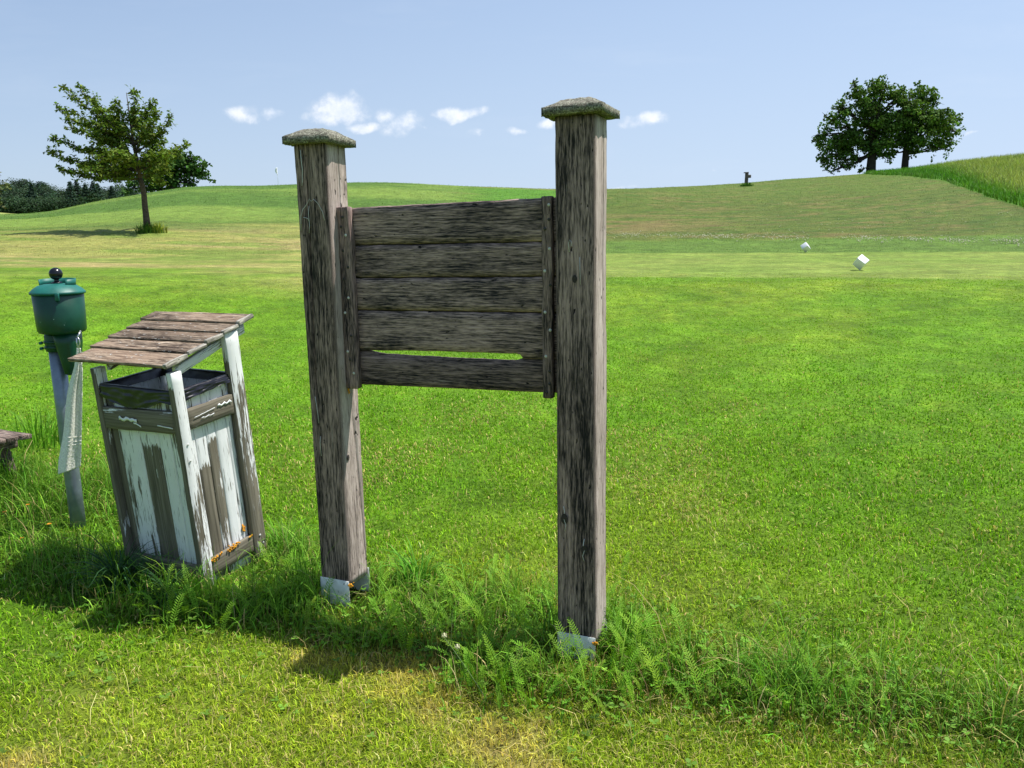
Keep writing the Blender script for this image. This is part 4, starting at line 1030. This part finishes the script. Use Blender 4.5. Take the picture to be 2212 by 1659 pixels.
# far wood, distance haze put into its bluish leaf colour
def far_blob_mass():
    Ps, Ns, Cs = [], [], []; rs = np.random.default_rng(9)
    for row, (D, ty, jit_) in enumerate(((395, 438, 8), (402, 426, 9), (412, 414, 8), (425, 407, 6), (440, 404, 5))):
        for px_ in np.arange(-330, 300, 8.):
            x_ = px_+rs.normal(0, 3); y_ = ty+rs.normal(0, jit_*.6)+(3 if x_ > 60 else 0)+(6*sstep(225, 285, x_))+16*(mnoise.noise(Vector((x_*.045, row*3.1, 0))))+(6 if 100 < x_ < 250 else 0)
            c = at_d(x_, y_, D); R0 = rs.uniform(2.0, 5.2); m_ = 760
            v_ = rs.normal(0, 1, (m_, 3)); v_ /= np.linalg.norm(v_, axis=1, keepdims=True)
            el = np.array([1, 1, 1.4]); Ps.append(c-UP*R0*.9+v_*R0*el*rs.uniform(.7, 1.05, (m_, 1))); Ns.append(v_+rs.normal(0, .5, (m_, 3))+np.array([0, 0, .3]))
            Cs.append(np.broadcast_to(np.array([.042, .078, .044])*rs.uniform(.7, 1.35)*np.array([1+rs.uniform(-.15, .25), 1, 1]), (m_, 3)))
        for px_ in np.arange(-330, 300, 9.):   # lower storey down to the field
            for yy in (448, 440):
                if row > 1: continue
                c = at_d(px_+rs.normal(0, 4), yy, D-4); m_ = 160; v_ = rs.normal(0, 1, (m_, 3)); v_ /= np.linalg.norm(v_, axis=1, keepdims=True)
                Ps.append(c+v_*rs.uniform(2, 3.2)*rs.uniform(.6, 1.1, (m_, 1))); Ns.append(v_+rs.normal(0, .5, (m_, 3))+np.array([0, 0, .3]))
                Cs.append(np.broadcast_to(np.array([.046, .084, .042])*rs.uniform(.7, 1.3), (m_, 3)))
    Ps, Ns, Cs = np.vstack(Ps), np.vstack(Ns), np.vstack(Cs)
    o = leaves('forest', Ps, Ns, rng.uniform(.4, .8, len(Ps)), Cs, M_leaf, None, aspect=.8)
    tag(o, 'far dark mixed wood along the edge of the field on the left', 'forest', kind='stuff')
far_blob_mass()
def spruce(px_, ty, D, lab):
    rs = np.random.default_rng(int(px_)); top = at_d(px_, ty, D); h = (452-ty)*D/FPX+1; base = top-UP*h
    root = empty('spruce_tree', tuple(base)); tag(root, lab, 'tree', 'spruces rising above the far wood')
    mb = MB(); mb.tube([(0, 0, -.3), (0, 0, h*.98)], [.25, .03], 8); mb.build('trunk', M_bark2, root)
    m_ = 2600; t = rs.uniform(.0, 1, m_)**.75; z_ = h*(1-t*.92); tier = .75+.35*np.sin(z_*5.2); rr = (.25+t**.8*.34*h)*tier*rs.uniform(.35, 1.05, m_); an = rs.uniform(0, 2*math.pi, m_)
    P = np.stack([rr*np.cos(an), rr*np.sin(an), z_-rr*.3], 1); Nn = np.stack([np.cos(an)*.4, np.sin(an)*.4, np.ones(m_)], 1)+rs.normal(0, .35, (m_, 3))
    leaves('crown', P, Nn, rs.uniform(.5, 1.0, m_), np.broadcast_to(np.array([.038, .072, .048]), (m_, 3)), M_leaf, root, aspect=.6)  # bluish needle colour carries the haze of distance
for q in ((150, 391, 392, 'spruce above the far wood, left of the tallest'), (164, 388.5, 396, 'tallest dark spruce above the far wood'), (200, 391, 394, 'slim spruce above the wood right of the tallest'), (183, 397, 393, 'short spruce between the two tall spruce groups'),
          (210, 396, 398, 'spruce just right of the slim spruce in the far wood'), (66, 396, 399, 'lone spruce tip in the left part of the far wood'), (240, 402, 396, 'rightmost broad spruce near the young tree crown')): spruce(*q)
blob_crown([(192, 428, 15), (178, 436, 12), (208, 436, 13), (192, 440, 16), (220, 444, 7), (172, 444, 8)], 300, (192, 462), None, 'broadleaf_tree', 'near black broad tree standing in front of the far wood', M_bark2, (.024, .05, .022), .9, 4, trunk_r=.4, seed=8)

# ------------------------------------------------------------------ tall growth round the feet of bin, sign, washer
def box_clear(x, y, m_=.0):
    """nothing grows inside the bin or the posts"""
    q = (x-bp_[0])*ex[0]+(y-bp_[1])*ex[1]; s_ = (x-bp_[0])*ey[0]+(y-bp_[1])*ey[1]
    ib = (q > -W_-m_) & (q < m_) & (s_ > -m_) & (s_ < Dp+m_)
    for c in (LP, RB):
        ib |= (np.abs((x-c[0])*sd_[0]+(y-c[1])*sd_[1]) < .084) & (np.abs((x-c[0])*sn_[0]+(y-c[1])*sn_[1]) < .084)
    return ~ib
nn = 200000
x = rng.uniform(-4.1, 2.6, nn); y = rng.uniform(1.9, 5.6, nn); dn = weed_density(x, y)*(.45+.9*fbm(x*4, y*4, 41, 3))
kp = (rng.uniform(0, 1, nn) < dn*.60) & box_clear(x, y); x, y, dn = x[kp], y[kp], dn[kp]; n = len(x)
z = terrain_z(x, y)
h = rng.gamma(2.6, .040, n)*(.30+1.05*dn)+.02
cl = lerp(np.broadcast_to(np.array([.075, .215, .012]), (n, 3)), np.array([.21, .37, .035]), rng.uniform(0, 1, n)**1.2); st = rng.uniform(0, 1, n) < .05; cl[st] = (.42, .34, .14)
o = blades('tall_grass', np.stack([x, y, z-.004], 1), h, rng.uniform(.0028, .0055, n), rng.uniform(.15, 1.25, n), cl, M_grass, seg=4, curl=1.6)
tag(o, 'uncut taller grass round the feet of the sign, bin and bench', 'grass', kind='stuff')
# long broad-bladed clump in the bin's shade
def clump(name, cxy, n_, hh, spread, wd_, label, lean=(.5, 1.3), cl=(.035, .095, .028), cat='grass'):
    a_ = rng.uniform(0, 2*math.pi, n_); rr = spread*rng.uniform(0, 1, n_)**.8; x_ = cxy[0]+rr*np.cos(a_); y_ = cxy[1]+rr*np.sin(a_)
    az = a_+rng.normal(0, .6, n_)
    c0 = np.array([cxy[0], cxy[1], tz(*cxy)])
    P = np.stack([x_, y_, terrain_z(x_, y_)-.005], 1)-c0
    o = blades(name, P, rng.uniform(.45, 1.1, n_)*hh*(1-.45*(rr/spread/1.35)), rng.uniform(.7, 1.2, n_)*wd_, rng.uniform(*lean, n_), np.broadcast_to(np.array(cl), (n_, 3)), M_grass, seg=6, curl=1.8, azim=az, colvar=.3)
    o.location = c0; tag(o, label, cat); return o
c0 = at_z(262, 1278); clump('grass_clump', (c0[0], c0[1]), 170, .36, .075, .009, 'dark bluish clump of long broad grass blades at the front left foot of the bin')
c0 = at_z(345, 1320); clump('grass_clump', (c0[0]+.02, c0[1]+.05), 60, .26, .06, .008, 'smaller clump of broad blades right under the front of the bin')
c0 = at_z(85, 1010, .0); clump('grass_clump', (c0[0], c0[1]), 150, .40, .20, .008, 'bright upright grass clump between bench and grey pole', lean=(.1, 1.), cl=(.13, .30, .02))
c0 = at_z(15, 1085, .0); clump('grass_clump', (c0[0], c0[1]), 160, .34, .22, .007, 'tall grass clump under the end of the bench', lean=(.1, 1.), cl=(.07, .19, .015))
c0 = at_z(620, 1190, .0); clump('grass_clump', (c0[0], c0[1]), 110, .24, .12, .008, 'broad bladed grass clump between bin and left post', lean=(.3, 1.2), cl=(.12, .30, .02))
c0 = at_z(905, 1262, .0); clump('grass_clump', (c0[0], c0[1]), 90, .30, .10, .008, 'arching grass clump between the two sign posts', lean=(.3, 1.3), cl=(.10, .28, .02))
c0 = at_z(1350, 1400, .0); clump('grass_clump', (c0[0], c0[1]), 120, .22, .10, .006, 'slender grass clump right beside the foot of the right post', lean=(.2, 1.2), cl=(.13, .30, .02))

# yarrow: feathery arching leaves
def yarrow(n_):
    V, Fc, Cc = [], [], []; base = 0
    cnt = 0
    while cnt < n_:
        if rng.uniform() < .75: x_, y_ = rng.uniform(-1.7, 1.0), rng.uniform(2.45, 3.7)
        else: x_, y_ = rng.uniform(-.3, 1.5), rng.uniform(2.2, 2.9)
        if x_ > .6 and rng.uniform() < .6: continue
        if rng.uniform() > weed_density(np.array([x_]), np.array([y_]))[0]: continue
        if not box_clear(np.array([x_]), np.array([y_]))[0]: continue
        cnt += 1
        L = rng.uniform(.10, .24); az = rng.uniform(0, 2*math.pi); ln = rng.uniform(.25, .8); tip = ln+rng.uniform(.4, .9)
        dv = np.array([math.cos(az), math.sin(az), 0]); sv = np.array([-dv[1], dv[0], 0]); z0 = tz(x_, y_); p = np.array([x_, y_, z0])
        colr = np.array([.155, .33, .022])*rng.uniform(.75, 1.45)*np.array([1+rng.uniform(-.1, .3), 1, 1]); K2 = 22; prev = p
        for k in range(K2):
            t = k/K2; b = ln+(tip-ln)*t*t; stp = L/K2; cur = prev+(dv*math.sin(b)+UP*math.cos(b))*stp; nv = dv*math.cos(b)-UP*math.sin(b)
            tg = (cur-prev)/stp
            # midrib
            V += [prev-sv*.0009, prev+sv*.0009, cur+sv*.0009, cur-sv*.0009]; Fc.append((base, base+1, base+2, base+3)); base += 4; Cc += [colr*1.1]*4
            if k > 3:
                wl = .016*math.sin(min(1, (t-.1)/.9)*math.pi)**.6*(L/.17)+.002
                for s_ in (-1, 1):
                    q = cur; d_ = sv*s_*.85+tg*.5; d_ = d_+nv*rng.uniform(-.5, .1); e = q+d_*wl; 
                    V += [q-tg*.0012, q+d_*wl*.55-tg*.0030, e, q+d_*wl*.55+tg*.0026]; Fc.append((base, base+1, base+2, base+3)); base += 4; Cc += [colr]*4
            prev = cur
    return mesh_np('yarrow', np.array(V), [np.array(Fc)], M_grass, None, colors=np.array(Cc))
o = yarrow(470); tag(o, 'feathery yarrow leaves growing round the sign posts', 'yarrow', kind='stuff')
# small rounded leaves: clover, plantain, dandelion in the turf
def herb(n_, area, name, label, size, cl, dens_fn=None):
    P, Nn, Sz = [], [], []
    x_ = rng.uniform(area[0], area[1], n_*4); y_ = rng.uniform(area[2], area[3], n_*4)
    pr = dens_fn(x_, y_) if dens_fn else np.ones(n_*4)*.25
    kp_ = (rng.uniform(0, 1, n_*4) < pr) & box_clear(x_, y_); x_, y_ = x_[kp_][:n_], y_[kp_][:n_]; m_ = len(x_)
    z_ = terrain_z(x_, y_)+rng.uniform(.012, .05, m_)
    X3 = np.repeat(np.stack([x_, y_, z_], 1), 3, 0)
    a_ = np.repeat(rng.uniform(0, 6.28, m_), 3)+np.tile([0, 2.1, 4.2], m_); dv = np.stack([np.cos(a_), np.sin(a_), .25*np.ones(3*m_)], 1); sv = np.stack([-np.sin(a_), np.cos(a_), np.zeros(3*m_)], 1)
    s = np.repeat(rng.uniform(.6, 1.3, m_)*size, 3)[:, None]
    v = np.stack([X3, X3+dv*s*.45+sv*s*.42, X3+dv*s*.95+sv*s*.3, X3+dv*s*1.0-sv*s*.25, X3+dv*s*.45-sv*s*.42], 1).reshape(-1, 3); b_ = np.arange(3*m_)*5
    cc_ = np.repeat(np.repeat(np.array(cl)[None]*np.exp(rng.normal(0, .25, (m_, 1))), 3, 0), 5, 0)
    o = mesh_np(name, v, [np.stack([b_+i for i in range(5)], 1)], M_grass, None, colors=cc_); tag(o, label, 'weeds', kind='stuff'); return o
herb(4200, (-4, 2.2, 2.2, 4.8), 'clover', 'small three lobed clover leaves among the taller grass', .011, (.11, .27, .02), lambda a, b: weed_density(a, b)*.8)
herb(420, (-2.6, 2.4, 1.9, 3.3), 'plantain', 'broad rosette leaves scattered in the mown turf', .017, (.13, .25, .03), lambda a, b: .15+.5*weed_density(a, b))
# straw stems lying in the foreground
n = 700; x, y, r = sample_wedge(n, 2.0, 4.2, -.75, .75); z = terrain_z(x, y)
o = blades('straw', np.stack([x, y, z+.014], 1), rng.uniform(.05, .22, n)*(.6+.4*(rng.uniform(0, 1, n) > .6)), rng.uniform(.0014, .0024, n), rng.uniform(1.3, 1.52, n), np.broadcast_to(np.array([.46, .38, .15]), (n, 3)), M_grass, seg=3)
tag(o, 'dry straw coloured stems lying on the mown turf', 'straw', kind='stuff')
nn = 9000; x = rng.uniform(-4, 2.4, nn); y = rng.uniform(2.0, 5.2, nn); kp = (rng.uniform(0, 1, nn) < weed_density(x, y)*.10) & box_clear(x, y); x, y = x[kp], y[kp]; n = len(x)
o = blades('dry_stalks', np.stack([x, y, terrain_z(x, y)], 1), rng.uniform(.10, .27, n), rng.uniform(.0014, .0028, n), rng.uniform(.3, 1.35, n), lerp(np.broadcast_to(np.array([.46, .37, .16]), (n, 3)), np.array([.20, .11, .05]), rng.uniform(0, 1, n)**2), M_grass, seg=4)
tag(o, 'dead straw and brown stalks among the tall grass', 'straw', kind='stuff')
# meadow on the right hill, blade tufts up to the crest
n = 130000; th_ = rng.uniform(.40, .80, n); r = rng.uniform(36, 122, n); x, y = r*np.sin(th_), r*np.cos(th_); z = terrain_z(x, y); _, md2, _ = turf(x, y, z)
kp = md2 > .5; x, y, z, r = x[kp], y[kp], z[kp], r[kp]; n = len(x); cc, _, _ = turf(x, y, z)
px, py = proj(np.stack([x, y, z], 1)); by = np.interp(px, [p_[0] for p_ in BMEAD], [p_[1] for p_ in BMEAD]); far_ = sstep(12, 40, by-py)
o = blades('meadow_grass', np.stack([x, y, z-.02], 1), rng.uniform(.25, .7, n)*(.8+.4*far_), rng.uniform(.02, .05, n), rng.uniform(.1, .9, n), cc, M_grass, seg=2, tipcol=None, colvar=.3)
tag(o, 'uncut meadow grass covering the hill on the right', 'meadow', kind='stuff')
# fine rough on the fairways so the skyline is not knife-sharp
n = 90000; x, y, r = sample_wedge(n, 24.2, 118, -.78, .78); z = terrain_z(x, y); cc, md2, _ = turf(x, y, z)
o = blades('rough_grass', np.stack([x, y, z-.01], 1), rng.uniform(.03, .08, n)*(1+.6*(r > 50)), .012*(r/25)**.9*rng.uniform(.6, 1.4, n), rng.uniform(.3, 1.2, n), cc*np.where(rng.uniform(0, 1, n) < .12, 1.6, 1.)[:, None], M_grass, seg=1, colvar=.3)
tag(o, 'patchy semi rough grass on the distant slopes', 'grass', kind='stuff')
# white clover heads in drifts behind the tee
P = []
for _ in range(1500):
    px_ = random.uniform(1312, 2260); base_ = 513+.018*(px_-1500); py_ = random.gauss(base_, 3.0)
    if mnoise.noise(Vector((px_*.012, 3.1, 0)))+.25*random.random() < .05: continue
    P.append((px_, py_))
for _ in range(700):
    px_ = random.uniform(1600, 2260); py_ = random.uniform(440, 505); 
    if mnoise.noise(Vector((px_*.02, py_*.12, 0))) > .22: P.append((px_, py_))
V, Fs = [], []; 
from math import log
def ground_hit(px_, py_, lo, hi):
    d = ray(px_, py_); hh = math.hypot(d[0], d[1]); rs_ = np.linspace(lo, hi, 60); xs_ = d[0]/hh*rs_; ys_ = d[1]/hh*rs_; zr = CAM_H+d[2]/hh*rs_; df = terrain_z(xs_, ys_)-zr
    k = np.argmax(df > 0); return (xs_[k], ys_[k], terrain_z(xs_[k:k+1], ys_[k:k+1])[0]) if df[k] > 0 else None
k0 = 0
for (a, b) in P:
    g_ = ground_hit(a, b, 24.5, 60)
    if g_ is None: continue
    c = np.array(g_)+np.array([random.gauss(0, .06), random.gauss(0, .5), .05]); c[2] = tz(c[0], c[1])+.05; s_ = random.uniform(.012, .024)
    V += [c+np.array(q)*s_ for q in ((1, 0, 0), (-1, 0, 0), (0, 1, 0), (0, -1, 0), (0, 0, 1), (0, 0, -1))]
    Fs += [(k0+i, k0+j, k0+4) for i, j in ((0, 2), (2, 1), (1, 3), (3, 0))]+[(k0+j, k0+i, k0+5) for i, j in ((0, 2), (2, 1), (1, 3), (3, 0))]; k0 += 6
mb = MB(); mb.add(V, Fs); o = mb.build('clover_flowers', simple('clover_head', (.50, .50, .33), .8)); tag(o, 'pale clover heads in a thin drift behind the tee', 'flowers', kind='stuff')

# ------------------------------------------------------------------ single flowers
M_petal = simple('orange_petals', (.85, .28, .01), .6); M_stem = simple('green_stem', (.10, .17, .04), .7); M_seed = simple('pale_seed_head', (.62, .60, .36), .8)
def hawkweed(px_, py_, Z, label, r_=.014):
    c = at_z(px_, py_, Z); gz_ = tz(c[0], c[1]); root = empty('hawkweed', (c[0], c[1], gz_)); tag(root, label, 'flower', 'orange flowers by the grey pole')
    h_ = Z-gz_; mb = MB(); mb.tube([(0.01, .01, 0), (.006, 0, h_*.5), (0, 0, h_)], [.0016, .0014, .0012], 6); mb.build('stem', M_stem, root)
    V_, F2 = [], []
    for ring_, (n2, l_, up) in enumerate(((14, 1., .15), (10, .65, .4))):
        for i in range(n2):
            an = 2*math.pi*(i+.5*ring_)/n2; d_ = np.array([math.cos(an), math.sin(an), up]); s_ = np.array([-math.sin(an), math.cos(an), 0]); b_ = len(V_)
            V_ += [np.array([0, 0, h_])+d_*.002, np.array([0, 0, h_])+d_*r_*l_*.7+s_*r_*.16, np.array([0, 0, h_])+d_*r_*l_, np.array([0, 0, h_])+d_*r_*l_*.7-s_*r_*.16]; F2.append((b_, b_+1, b_+2, b_+3))
    mb = MB(); mb.add(V_, F2); mb.build('petals', M_petal, root)
hawkweed(155, 1094, .16, 'orange hawkweed flower right in front of the grey pole', .017)
hawkweed(106, 1132, .12, 'orange hawkweed flower low in the grass left of the pole'); hawkweed(60, 1090, .15, 'orange flower half way between pole and left edge', .011)
hawkweed(9, 1106, .15, 'orange flower at the very left edge under the bench', .012); hawkweed(47, 1162, .08, 'lowest orange flower, down in the shade left of the pole', .010)
def plantain_stalk(fx, fy, tx, ty, Z, label):
    a_ = at_z(fx, fy, .02); b_ = at_z(tx, ty, Z); root = empty('plantain_stalk', (a_[0], a_[1], 0)); tag(root, label, 'weed', 'flowering plantain stalks before the right post')
    e = b_-np.array([a_[0], a_[1], 0]); m_ = e*.5+np.array([0, 0, .015]); mb = MB(); mb.tube(bez(np.zeros(3), m_*1.1, e, 9), .0014, 6); mb.build('stem', M_stem, root)
    mb = MB(); mb.tube([e+UP*.0, e+UP*.008, e+UP*.02], [.003, .0055, .002], 8)
    for i in range(18):
        an = i*2.4; q = e+np.array([math.cos(an)*.008, math.sin(an)*.008, .004+.012*(i/18)]); V_, F2 = dome(q, (math.cos(an), math.sin(an), .3), .0019, .002); mb.add(V_, F2)
    mb.build('seed_head', M_seed, root)
plantain_stalk(1055, 1508, 960, 1378, .20, 'plantain stalk with yellowish head, the taller left one'); plantain_stalk(1010, 1470, 988, 1402, .16, 'plantain stalk with white head just right of the taller one')
# weeds at the foot of the young tree and far post
for (px_, py_, D, n_, hh, sp, lab, cl) in ((322, 487, 33.8, 260, .5, .55, 'green weeds round the foot of the young tree', (.07, .16, .02)), (340, 484, 33.8, 120, .55, .35, 'yellowish weeds right of the young tree trunk', (.30, .32, .04)), (1612, 414, 83.5, 160, .45, .7, 'green tuft at the foot of the far post', (.06, .15, .02))):
    p = at_d(px_, py_, D); clump('weed_clump', (p[0], p[1]), n_, hh, sp, .035*D/40, lab, lean=(.1, .9), cl=cl, cat='weeds')
print('verts', sum(len(m.vertices) for m in bpy.data.meshes))
